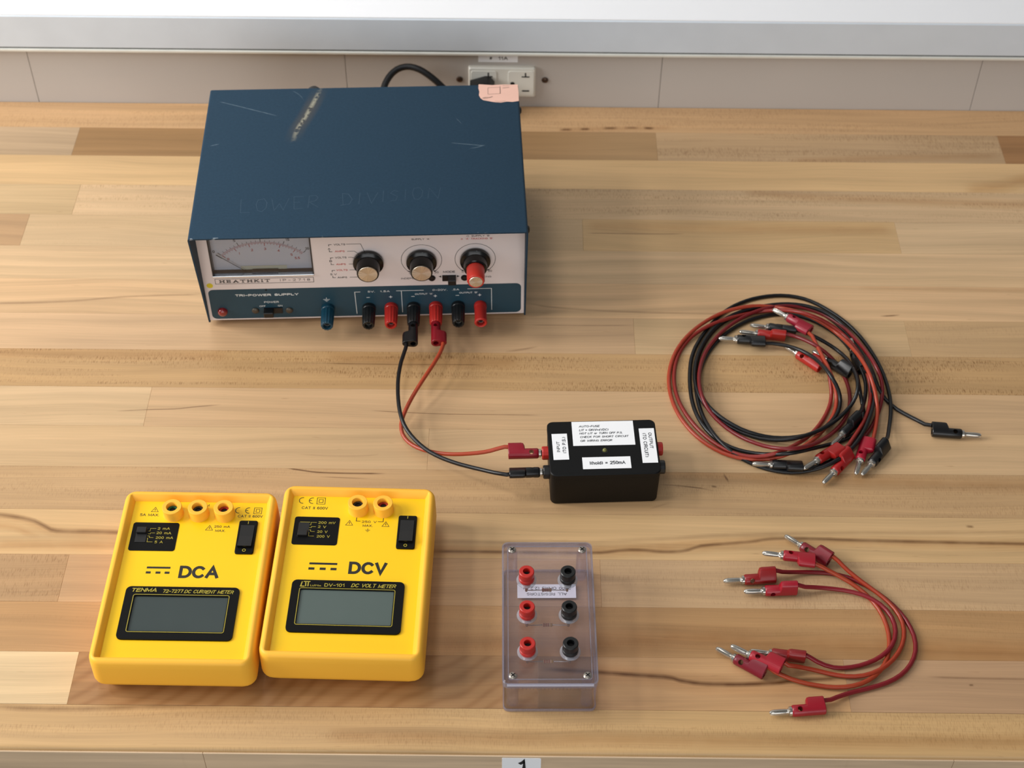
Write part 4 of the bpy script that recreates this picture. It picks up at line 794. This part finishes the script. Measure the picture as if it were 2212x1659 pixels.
for xx, m in ((-.0152, red_p), (.0141, blk_p)):
    for yy_ in (.0262, .0566, .0868):
        M_ = T(xx, yy_, Hh-.0004); b = B()
        lathe(b, [(.0050, .0012), (.0056, .0018), (.0056, .0042), (.0052, .0046), (.0054, .0050), (.0054, .0106), (.0049, .0111), (.0027, .0111), (.0025, .0070)], M_, 30); q = obj('binding_post', b, m, rb, smooth=30)
        b = B(); lathe(b, [(.0072, 0), (.0072, .0006), (.0062, .0010), (.0052, .0013)], M_, 30); obj('washer', b, clear_mat('clear_washer', (236, 240, 240), 1., (200, 210, 210), .12, .22), q, smooth=40)
        b = B(); lathe(b, [(.0030, 0), (.0030, -.0060), (.0022, -.0075)], M_, 16); obj('stem', b, m, q, smooth=40)
        b = B(); lathe(b, [(.0009, -.0070), (.0009, -.0125)], M_, 10); obj('solder_lug', b, metal, q, smooth=40)
        b = B(); lathe(b, [(.0024, .0066), (.0024, .0072)], M_, 16); obj('post_hole', b, mat('dark_hole', (14, 12, 12), .8), q)
for yy_, cl in ((.0868, (150, 98, 70)), (.0566, (178, 142, 104)), (.0262, (178, 142, 104))):
    M_ = T(-.0005, yy_+.001, .0215) @ RY(math.pi/2); b = B()
    lathe(b, [(.0006, -.0036), (.0013, -.0032), (.0013, -.0022), (.0011, -.0019), (.0011, .0019), (.0013, .0022), (.0013, .0032), (.0006, .0036)], M_, 14); rs = obj('resistor', b, mat('resistor_%d' % cl[0], cl, .45), rb, smooth=50)
    for u_ in (-.0026, -.0010, .0004, .0026):
        b = B(); lathe(b, [((.00136 if abs(u_) > .002 else .00116), u_-.00028), ((.00136 if abs(u_) > .002 else .00116), u_+.00028)], M_, 14); obj('colour_band', b, mat('band_red', (140, 44, 30), .5) if u_ < .002 else mat('band_gold', (160, 124, 60), .4, .5), rs, smooth=50)
    b = B(); tube(b, spline([(-.0150, yy_, .0228), (-.0110, yy_+.0003, .0222), (-.0042, yy_+.001, .0215)], .002), .00032, 6); tube(b, spline([(.0030, yy_+.001, .0215), (.0100, yy_+.0006, .0218), (.0139, yy_, .0228)], .002), .00032, 6); obj('resistor_wire', b, metal, rs)
b = B(); rbox(b, -.0214, .0216, .0946, .1068, .0022, .0024); pl_ = obj('paper_label', b, pap, rb, label='white paper label inside the box reading ALL RESISTORS')
Print(T(0, 0, .0024), .06).t('ALL RESISTORS', .2, 98.0, 29.4, 2.4, .004, 0, 180).t('2200 OHMS (2.2 K)', .4, 103.2, 35, 2.7, .004, 0, 180).out('lettering', mat('print_faint', (118, 118, 122), .6), pl_)

# ---------------------------------------------------------------- banana leads
BLN, LO = .0235, .0058
def boolean_cut(bm, cutters):
    me = bpy.data.meshes.new('plug_body'); bmesh.ops.recalc_face_normals(bm, faces=bm.faces); bm.to_mesh(me); bm.free()
    o = bpy.data.objects.new('tmp', me); C.objects.link(o); tmp = [o]
    for c in cutters:
        bmesh.ops.recalc_face_normals(c, faces=c.faces); cm = bpy.data.meshes.new('c'); c.to_mesh(cm); c.free()
        co = bpy.data.objects.new('c', cm); C.objects.link(co); tmp.append(co)
        md = o.modifiers.new('b', 'BOOLEAN'); md.operation = 'DIFFERENCE'; md.solver = 'EXACT'; md.object = co
    r = bpy.data.meshes.new_from_object(o.evaluated_get(bpy.context.evaluated_depsgraph_get()))
    for t in tmp: bpy.data.objects.remove(t)
    return r
# one closed body: stadium cross-section that is a plain barrel in front and carries the side lobe behind
def outline(r0, r1, off, n=20):
    pts = []
    for i in range(n):
        a = 2*math.pi*i/n; d = Vector((math.cos(a), math.sin(a)))
        p0 = d*r0; p1 = Vector((off, 0))+d*r1
        pts.append(p1 if p1.dot(d) > p0.dot(d)+1e-9 else p0)
    return pts
b = B(); R_ = []
for x_, r0, r1, off in ((0, .0031, .0005, 0), (.0004, .0037, .0005, 0), (.0012, .0041, .0005, 0), (.0105, .0041, .0005, 0), (.0109, .0041, .0020, .0050), (.0118, .0041, .0029, .0057), (.0135, .0041, .0032, LO), (BLN-.0004, .0041, .0032, LO), (BLN, .0038, .0029, LO)):
    R_.append([(x_, p_.x, p_.y) for p_ in outline(r0, r1, off)])
rings(b, R_)
c1 = B(); lathe(c1, [(.0019, -.01), (.0019, .01)], T(.0056, 0, 0), 16)
c2 = B(); lathe(c2, [(.0023, BLN-.010), (.0023, BLN+.01)], RY(math.pi/2), 16)
plug_me = boolean_cut(b, [c1, c2])
plug_me.polygons.foreach_set('use_smooth', [True]*len(plug_me.polygons)); plug_me.set_sharp_from_angle(angle=math.radians(32))
b = B()
prof = [(.0017, .0), (.0033, .0), (.0033, -.0017), (.0021, -.0022), (.0017, -.0030), (.0019, -.0045), (.00205, -.0085), (.0020, -.0122), (.0017, -.0140), (.0013, -.0150), (.0006, -.0155)]
lathe(b, prof, RY(math.pi/2), 32, mod=lambda i, k: (-.0007 if i % 8 == 0 and 4 <= k <= 8 else 0)); bmesh.ops.recalc_face_normals(b, faces=b.faces)
pin_me = bpy.data.meshes.new('pin'); b.to_mesh(pin_me); b.free(); pin_me.polygons.foreach_set('use_smooth', [True]*len(pin_me.polygons)); pin_me.set_sharp_from_angle(angle=math.radians(35))
plug_me.materials.clear(); plug_me.materials.append(blk_p); pin_me.materials.append(metal)
WIRE = {
 'A': '2936,8340,97 2964,8393,73 2989,8475,52 3009,8550,38 3026,8617,33 3040,8680,33 3050,8742,35 3057,8806,35 3062,8873,32 3064,8941,27 3064,9010,23 3060,9076,19 3053,9140,18 3044,9202,17 3031,9263,17 3016,9324,17 2998,9385,17 2978,9446,17 2955,9507,17 2930,9567,17 2901,9625,17 2870,9682,17 2835,9736,17 2796,9788,17 2753,9838,17 2708,9886,16 2661,9931,16 2611,9974,16 2557,10011,16 2500,10042,16 2439,10063,16 2375,10076,16 2309,10081,16 2244,10078,16 2179,10069,16 2116,10054,16 2055,10035,16 1997,10010,16 1941,9980,16 1887,9947,16 1837,9908,16 1790,9865,16 1746,9818,16 1706,9768,16 1669,9716,16 1634,9662,16 1600,9606,16 1568,9549,16 1539,9491,16 1512,9432,16 1491,9372,16 1473,9311,16 1460,9248,16 1451,9184,16 1444,9119,16 1439,9053,16 1437,8987,16 1437,8921,17 1439,8857,17 1445,8795,17 1454,8734,17 1468,8674,17 1486,8617,17 1509,8560,17 1538,8504,17 1573,8450,17 1615,8399,17 1664,8355,17 1718,8318,17 1777,8289,19 1839,8264,25 1901,8239,38 1962,8211,62 2021,8181,96 2077,8153,131 2134,8140,156 2196,8151,158 2264,8188,136 2337,8240,99 2411,8292,63 2484,8335,38 2552,8369,24 2616,8398,19 2673,8430,17 2723,8469,17 2765,8517,17 2796,8572,18 2816,8630,21 2824,8687,29 2822,8737,48 2813,8780,77 2803,8824,111 2797,8882,135 2796,8958,139 2798,9049,121 2783,9122,93',
 'B': '2373,9579,89 2422,9557,96 2479,9523,95 2536,9493,86 2593,9466,69 2648,9437,51 2696,9398,41 2734,9343,44 2762,9270,61 2779,9183,87 2788,9087,119 2788,8992,149 2783,8910,168 2776,8849,169 2768,8810,150 2758,8787,119 2741,8765,87 2717,8735,65 2683,8695,54 2643,8649,53 2598,8599,58 2548,8548,68 2494,8499,79 2439,8453,90 2381,8414,99 2322,8382,103 2263,8361,100 2203,8351,90 2142,8354,73 2082,8366,54 2020,8386,38 1958,8408,26 1898,8435,20 1839,8465,18 1785,8500,17 1734,8539,17 1687,8580,18 1644,8624,19 1604,8670,23 1569,8719,28 1538,8771,33 1513,8828,39 1495,8889,42 1483,8955,44 1478,9022,45 1480,9090,46 1487,9156,47 1498,9221,47 1514,9283,48 1532,9343,48 1554,9402,48 1580,9461,48 1608,9518,47 1640,9574,47 1676,9628,46 1717,9678,46 1761,9725,46 1810,9767,45 1862,9804,45 1917,9835,45 1975,9863,46 2036,9886,46 2098,9906,45 2162,9922,45 2225,9935,45 2288,9943,45 2350,9945,45 2410,9940,46 2469,9929,47 2526,9911,47 2581,9887,47 2632,9858,46 2679,9822,45 2722,9781,43 2761,9734,41 2797,9684,37 2830,9632,33 2860,9577,28 2886,9518,26 2907,9454,28 2922,9381,40 2929,9296,64 2930,9202,97 2928,9108,131 2928,9028,150 2935,8973,144 2951,8938,116 2972,8911,80 2997,8880,50 3026,8840,31 3061,8794,22 3101,8747,19 3147,8702,21 3196,8657,26 3245,8611,34 3293,8559,46 3343,8538,58',
 'C': '2099,9435,72 2157,9443,64 2213,9433,64 2272,9412,69 2331,9380,77 2388,9336,88 2438,9280,102 2478,9213,122 2509,9136,146 2535,9057,169 2559,8988,179 2583,8936,170 2608,8898,145 2629,8868,111 2642,8836,79 2644,8797,55 2635,8749,41 2614,8694,34 2582,8636,34 2540,8578,38 2491,8524,46 2436,8478,53 2378,8444,57 2319,8421,55 2257,8410,49 2194,8407,40 2129,8409,33 2063,8416,29 1996,8427,30 1931,8444,33 1868,8466,37 1808,8495,40 1752,8531,44 1699,8572,47 1650,8618,50 1607,8665,54 1570,8715,59 1542,8767,64 1522,8822,67 1510,8882,66 1507,8947,61 1511,9015,53 1521,9085,43 1537,9154,34 1557,9222,26 1580,9286,22 1608,9348,19 1639,9406,17 1674,9462,17 1712,9516,17 1753,9566,17 1796,9614,17 1843,9657,17 1891,9697,17 1943,9734,17 1998,9766,17 2055,9793,17 2115,9816,17 2176,9833,17 2238,9843,17 2299,9846,17 2359,9842,17 2418,9829,17 2475,9809,17 2530,9781,17 2582,9747,17 2631,9707,17 2675,9664,17 2715,9616,17 2750,9565,17 2779,9510,20 2803,9448,25 2821,9379,37 2834,9300,55 2844,9215,77 2852,9133,95 2861,9063,101 2868,9006,94 2871,8957,78 2867,8907,65 2855,8852,59 2838,8793,62 2817,8731,71 2793,8667,84 2764,8624,99',
 'D': '2252,8064,75 2305,8070,59 2359,8101,43 2415,8133,31 2470,8168,23 2525,8206,20 2576,8246,20 2624,8288,22 2668,8332,27 2706,8376,32 2742,8424,37 2775,8475,40 2805,8532,41 2833,8593,38 2858,8656,35 2879,8718,33 2896,8774,38 2906,8819,53 2909,8853,80 2907,8878,117 2903,8903,153 2899,8939,179 2898,8994,185 2899,9069,170 2900,9159,139 2897,9255,103 2889,9347,70 2874,9429,47 2854,9502,32 2830,9567,24 2804,9627,20 2775,9684,18 2742,9738,17 2704,9788,17 2661,9834,17 2612,9874,17 2557,9905,17 2496,9926,17 2434,9939,17 2370,9945,17 2308,9944,17 2246,9937,17 2185,9926,17 2124,9912,17 2062,9893,17 2002,9872,16 1942,9846,16 1884,9817,16 1829,9782,16 1779,9743,16 1735,9699,16 1695,9651,16 1659,9600,16 1627,9547,16 1598,9492,17 1573,9437,17 1550,9380,17 1531,9321,17 1516,9262,17 1504,9202,17 1495,9140,17 1489,9077,17 1486,9013,17 1485,8949,17 1487,8884,17 1491,8819,17 1498,8755,17 1509,8692,19 1523,8628,21 1542,8564,26 1564,8500,31 1590,8437,36 1621,8377,40 1657,8322,40 1699,8272,37 1747,8227,31 1800,8188,25 1857,8153,21 1917,8123,18 1979,8098,17 2041,8080,17 2105,8068,17 2170,8062,19 2234,8063,23 2297,8069,30 2358,8078,42 2416,8091,57 2471,8110,72 2524,8137,84 2575,8172,92 2622,8215,96 2667,8266,97 2708,8322,94 2745,8382,90 2779,8443,87 2808,8502,85 2834,8561,85 2858,8619,84 2880,8677,82 2899,8735,81 2914,8785,85 2922,8823,100 2924,8850,126 2921,8873,155 2914,8901,179 2906,8939,187 2896,8985,177 2884,9030,155 2869,9069,125 2870,9142,97',
 'E': '2277,9522,100 2330,9509,94 2377,9475,105 2424,9428,122 2471,9376,137 2520,9331,137 2568,9300,118 2613,9277,88 2652,9251,58 2683,9214,36 2707,9166,24 2725,9106,19 2737,9041,17 2743,8972,17 2742,8903,17 2735,8836,17 2721,8772,17 2701,8712,17 2676,8655,17 2644,8600,19 2607,8546,22 2563,8491,30 2514,8433,45 2458,8371,70 2396,8306,105 2330,8242,144 2262,8191,177 2196,8159,196 2132,8151,198 2071,8167,182 2014,8205,150 1959,8258,110 1906,8317,72 1853,8372,44 1801,8423,28 1751,8471,21 1703,8518,21 1660,8565,26 1620,8610,35 1585,8655,49 1556,8699,65 1533,8746,80 1517,8798,92 1507,8856,97 1503,8919,96 1505,8986,91 1512,9056,81 1524,9126,71 1539,9195,62 1558,9261,55 1581,9324,50 1607,9383,46 1637,9438,45 1671,9492,44 1707,9543,44 1747,9593,44 1789,9641,43 1834,9687,42 1881,9730,41 1929,9769,41 1979,9803,43 2031,9832,46 2085,9857,49 2142,9878,51 2201,9895,52 2263,9908,51 2328,9917,47 2394,9921,40 2460,9918,32 2525,9904,25 2586,9879,21 2643,9843,20 2693,9799,23 2738,9747,27 2777,9690,34 2812,9629,44 2842,9561,57 2867,9486,76 2887,9402,103 2903,9311,135 2917,9220,166 2932,9138,187 2948,9070,192 2966,9020,178 2983,8984,148 2996,8954,113 3001,8920,80 2998,8876,55 2986,8823,39 2967,8764,29 2944,8702,23 2916,8639,20 2884,8575,20 2846,8511,24 2803,8447,32 2754,8385,46 2701,8324,64 2644,8261,85 2632,8248,92',
 'F': '2461,9531,112 2488,9471,127 2501,9396,135 2517,9327,135 2534,9261,133 2549,9189,138 2562,9111,150 2573,9036,157 2587,8975,149 2601,8931,123 2614,8894,88 2621,8854,56 2618,8806,34 2606,8750,23 2584,8690,19 2555,8631,18 2521,8571,20 2480,8510,28 2433,8443,46 2380,8369,75 2322,8292,110 2262,8225,139 2204,8181,146 2149,8164,129 2098,8164,98 2048,8171,68 1995,8174,49 1938,8175,41 1878,8178,37 1816,8187,32 1755,8206,27 1696,8231,23 1640,8263,19 1587,8300,18 1538,8341,17 1493,8386,17 1452,8435,17 1415,8486,17 1383,8540,17 1354,8596,17 1329,8653,17 1308,8713,17 1291,8773,17 1279,8835,17 1270,8897,17 1266,8959,17 1266,9020,17 1269,9080,17 1277,9140,19 1288,9199,21 1303,9256,24 1322,9313,28 1345,9370,32 1374,9426,36 1406,9480,40 1444,9533,43 1485,9583,46 1529,9632,47 1577,9679,48 1627,9722,49 1679,9761,51 1733,9794,56 1790,9821,62 1849,9843,67 1910,9863,69 1972,9881,67 2036,9897,61 2100,9909,52 2165,9911,47 2228,9898,51 2287,9864,70 2342,9813,102 2395,9756,136 2447,9708,155 2502,9680,149 2558,9668,123 2613,9659,90 2663,9639,64 2705,9602,54 2742,9549,57 2773,9486,68 2799,9415,85 2820,9337,107 2838,9254,134 2851,9169,162 2863,9088,185 2874,9015,197 2885,8954,197 2897,8904,183 2909,8862,160 2920,8822,132 2927,8781,106 2930,8736,83 2927,8683,67 2917,8624,57 2902,8557,52 2882,8484,52 2858,8406,54 2847,8374,57',
 'G': '2561,9208,76 2579,9142,108 2575,9058,120 2577,8992,112 2582,8944,86 2586,8903,57 2582,8858,35 2569,8805,23 2547,8746,18 2519,8685,17 2487,8626,17 2451,8569,17 2412,8514,20 2368,8458,27 2317,8398,42 2259,8333,68 2196,8268,99 2134,8213,122 2074,8178,128 2019,8166,114 1964,8170,90 1907,8181,67 1847,8196,51 1785,8217,42 1726,8248,35 1669,8287,28 1616,8333,23 1566,8383,20 1522,8437,18 1481,8493,17 1444,8551,17 1412,8610,17 1384,8670,17 1360,8732,17 1340,8793,17 1326,8855,17 1316,8917,17 1310,8979,17 1309,9040,17 1312,9101,17 1319,9162,17 1329,9222,17 1344,9282,17 1363,9340,17 1387,9397,17 1416,9451,19 1450,9502,22 1489,9548,28 1533,9587,36 1581,9621,46 1633,9651,56 1690,9681,61 1749,9714,59 1811,9749,52 1874,9785,41 1938,9816,32 2000,9841,26 2063,9857,27 2124,9861,36 2185,9852,54 2243,9825,84 2299,9785,122 2352,9739,159 2406,9697,185 2462,9667,193 2521,9650,181 2582,9644,153 2642,9638,117 2696,9623,86 2743,9592,65 2782,9545,56 2814,9486,57 2839,9416,67 2857,9337,86 2869,9250,110 2876,9163,133 2882,9084,145 2886,9017,143 2892,8963,128 2895,8915,107 2895,8867,86 2888,8814,72 2875,8755,66 2856,8693,65 2831,8630,67 2803,8570,70 2772,8512,71 2738,8455,73 2703,8398,78 2668,8341,85 2634,8285,93 2595,8244,95',
 'H': '2368,7199,82 2408,7166,70 2440,7127,60 2477,7087,50 2520,7045,42 2565,7003,35 2613,6960,30 2659,6915,28 2703,6868,27 2742,6819,26 2775,6767,24 2799,6710,22 2813,6650,20 2813,6585,19 2801,6519,19 2776,6452,21 2739,6388,26 2694,6329,31 2642,6278,36 2585,6236,39 2526,6207,38 2465,6190,34 2404,6185,28 2343,6189,23 2281,6200,20 2219,6214,20 2157,6229,24 2097,6239,33 2040,6242,47 1985,6240,66 1932,6233,88 1908,6249,97',
 'I': '2226,7110,102 2274,7095,89 2315,7080,73 2364,7061,57 2419,7034,42 2477,6999,31 2534,6953,23 2584,6899,19 2627,6836,17 2660,6768,17 2683,6697,17 2695,6624,17 2699,6552,17 2693,6481,17 2679,6414,17 2657,6350,17 2627,6292,19 2590,6240,21 2544,6193,25 2492,6154,29 2436,6124,32 2377,6105,33 2316,6096,31 2255,6096,27 2192,6102,23 2130,6113,21 2066,6126,21 2004,6142,25 1944,6159,33 1889,6177,47 1838,6194,63 1791,6221,79',
 'J': '1929,7056,90 1982,7057,71 2036,7070,51 2094,7082,36 2156,7090,26 2221,7094,20 2287,7093,18 2352,7086,17 2416,7072,17 2476,7051,17 2532,7023,17 2585,6989,17 2635,6949,17 2682,6905,17 2728,6857,17 2771,6803,17 2809,6744,17 2842,6679,17 2865,6611,16 2878,6541,17 2878,6473,17 2867,6409,17 2844,6349,17 2812,6295,17 2773,6247,17 2728,6206,17 2678,6172,17 2623,6144,17 2565,6121,17 2504,6101,17 2441,6082,18 2379,6063,21 2318,6040,26 2260,6014,34 2205,5984,44 2151,5970,55',
 'K': '2074,6919,101 2133,6919,76 2203,6933,53 2275,6940,37 2349,6938,29 2422,6928,28 2494,6908,31 2561,6880,35 2621,6844,36 2673,6800,34 2713,6750,30 2740,6692,27 2751,6628,26 2747,6562,29 2729,6498,33 2698,6439,37 2659,6391,37 2613,6353,34 2563,6323,29 2509,6300,24 2451,6281,20 2390,6267,20 2325,6258,22 2261,6257,30 2200,6266,44 2143,6282,64 2090,6303,88 2064,6312,99',
 'L': '-912,9286,175 -909,9271,174 -913,9231,177 -920,9187,180 -928,9136,185 -937,9082,190 -943,9026,195 -947,8968,200 -950,8911,204 -951,8854,207 -950,8797,209 -947,8740,209 -943,8682,208 -937,8623,207 -929,8562,204 -917,8499,199 -901,8438,193 -880,8381,185 -853,8330,175 -821,8285,165 -786,8243,157 -747,8201,151 -705,8162,147 -662,8126,146 -618,8095,148 -573,8066,151 -526,8038,156 -478,8011,163 -427,7985,170 -374,7960,179 -319,7933,190 -262,7905,204 -206,7874,221 -153,7844,239 -104,7822,253 -60,7806,263 -40,7813,259',
 'M': '-606,9300,175 -603,9283,175 -612,9236,176 -626,9181,178 -648,9117,180 -674,9049,182 -704,8981,181 -736,8914,176 -768,8850,167 -800,8787,154 -830,8726,139 -857,8667,123 -880,8611,107 -897,8561,93 -908,8516,82 -912,8474,73 -908,8432,66 -896,8389,60 -874,8346,57 -844,8306,58 -806,8269,62 -762,8234,70 -711,8202,81 -655,8173,95 -596,8147,110 -537,8127,125 -477,8112,140 -415,8102,154 -354,8096,168 -295,8092,181 -240,8091,194 -191,8092,208 -149,8096,223 -112,8100,235 -79,8103,244 -53,8104,242',
}
PLUG = {
 'B1': [[0.1866, 0.95, 0.0052], -0.046, -1, 20],
 'R1': [[0.2048, 0.9576, 0.0045], -0.147, -1, 70],
 'B2': [[0.2146, 0.9653, 0.0045], -0.157, -1, 50],
 'R2': [[0.2315, 0.9723, 0.01], -0.685, -1, 12],
 'R3': [[0.2362, 0.9342, 0.0043], -0.793, 1, 35],
 'B3': [[0.2598, 0.927, 0.0043], -0.796, 1, 60],
 'B4': [[0.3572, 0.8462, 0.0043], 3.054, -1, 15],
 'B5': [[0.2616, 0.8442, 0.0042], 0.845, 1, 80],
 'B6': [[0.202, 0.8121, 0.0042], -0.041, -1, 35],
 'B7': [[0.2806, 0.8144, 0.0042], 0.901, 1, 70],
 'B8': [[0.2839, 0.9376, 0.0042], -1.524, 1, 70],
 'R4': [[0.2375, 0.8145, 0.0075], 0.652, -1, 20],
 'R5': [[0.2499, 0.8052, 0.0042], 0.853, 1, 60],
 'R6': [[0.2716, 0.8171, 0.0045], 1.236, -1, 12],
 'P1': [[0.216, 0.7317, 0.0045], -0.702, 1, 40],
 'P2': [[0.2, 0.7196, 0.009], -0.125, -1, 12],
 'P3': [[0.1698, 0.7002, 0.0042], 0.087, 1, 55],
 'P4': [[0.184, 0.6904, 0.0043], 0.056, 1, 88],
 'Q1': [[0.1571, 0.6316, 0.0042], -0.594, 1, 40],
 'Q2': [[0.1676, 0.6318, 0.0085], -0.525, 1, 12],
 'Q3': [[0.1833, 0.6358, 0.0043], -0.133, -1, 75],
 'Q4': [[0.1923, 0.589, 0.0043], 0.101, 1, 12],
 'L1': [[-0.0865, 0.9523, 0.0175], -1.524, -1, 0],
 'L2': [[0.0193, 0.7868, 0.0222], -3.096, 1, 40],
 'M1': [[-0.0675, 0.9532, 0.0175], -1.524, 1, 0],
 'M2': [[0.0184, 0.806, 0.0222], -3.096, -1, 20],
}
def pmat(c): return mat('plug_%d_%d_%d' % c, c, .33, var=.03, spec=.5)
def wmat(c): return mat('wire_%d_%d_%d' % c, c, .36, var=.03, spec=.45)
BK = (14, 15, 17); BW = (15, 15, 17)
LEADS = [
 ('A', BW, ('B7', BK), ('B3', BK), 'black lead arching highest at the top of the coil, ending beside the pink plug', 1),
 ('B', BW, ('B2', BK), ('B4', BK), 'black lead running out right of the coil to a plug lying alone', 1),
 ('C', BW, ('B1', BK), ('B5', BK), 'black lead whose glossy plug points left across the upper inside of the coil', 1),
 ('D', BW, ('B6', BK), ('B8', BK), 'black lead sweeping lowest under the coil, its plug along the bottom', 1),
 ('E', (113, 22, 26), ('R1', (158, 26, 20)), ('R5', (152, 22, 22)), 'dark red lead lining the left inside edge of the coil, red plug lowest below it', 1),
 ('F', (163, 59, 36), ('R2', (153, 34, 52)), ('R6', (164, 22, 45)), 'orange-red outermost lead of the coil with two pink-red plugs', 1),
 ('G', (135, 37, 29), ('R3', (166, 30, 22)), ('R4', (148, 22, 20)), 'brick red lead with a bright red plug inside the coil pointing up left', 1),
 ('H', (154, 52, 27), ('P1', (121, 17, 31)), ('Q2', (158, 24, 40)), 'short orange-red lead whose crimson upper plug points up left, topmost of the bundle', 2),
 ('I', (158, 59, 31), ('P2', (153, 20, 36)), ('Q1', (117, 20, 36)), 'short orange lead with the leftmost lower plug of the small red bundle', 2),
 ('J', (121, 22, 30), ('P3', (135, 18, 20)), ('Q4', (148, 17, 34)), 'short crimson lead making the widest bend, its lower plug lying nearest the bench edge', 2),
 ('K', (126, 22, 32), ('P4', (154, 20, 38)), ('Q3', (129, 27, 28)), 'short crimson lead whose upper plug lies lowest of the four upper plugs', 2),
 ('L', (18, 18, 20), ('L1', BK), ('L2', BK), 'black lead from the power supply output to the fuse box input', 0),
 ('M', (167, 64, 37), ('M1', (129, 11, 27)), ('M2', (142, 17, 36)), 'red lead from the power supply output to the fuse box input', 0)]
GR = ('leads between the power supply and fuse box', 'coiled banana plug leads on the right', 'short red leads at the bottom right')
for key, wc, e1, e2, lab, g in LEADS:
    P_ = [Vector([int(v)/1e4 for v in q.split(',')]) for q in WIRE[key].split()]
    o0 = Vector((sum(q.x for q in P_)/len(P_), sum(q.y for q in P_)/len(P_), 0))
    t = thing('banana_lead', lab, 'test lead', o0, 0, GR[g])
    b = B(); tube(b, [q-o0 for q in P_], .00165, 10); obj('wire', b, wmat(wc), t, smooth=60)
    for e, col in (e1, e2):
        pos, dr, side, roll = PLUG[e]
        o = bpy.data.objects.new('plug', plug_me); C.objects.link(o); o.parent = t
        al = math.radians(roll) if side > 0 else math.pi-math.radians(roll)
        o.matrix_local = T(*(Vector(pos)-o0)) @ RZ(dr) @ RX(al)
        o.material_slots[0].link = 'OBJECT'; o.material_slots[0].material = pmat(col)
        q = bpy.data.objects.new('pin', pin_me); C.objects.link(q); q.parent = o
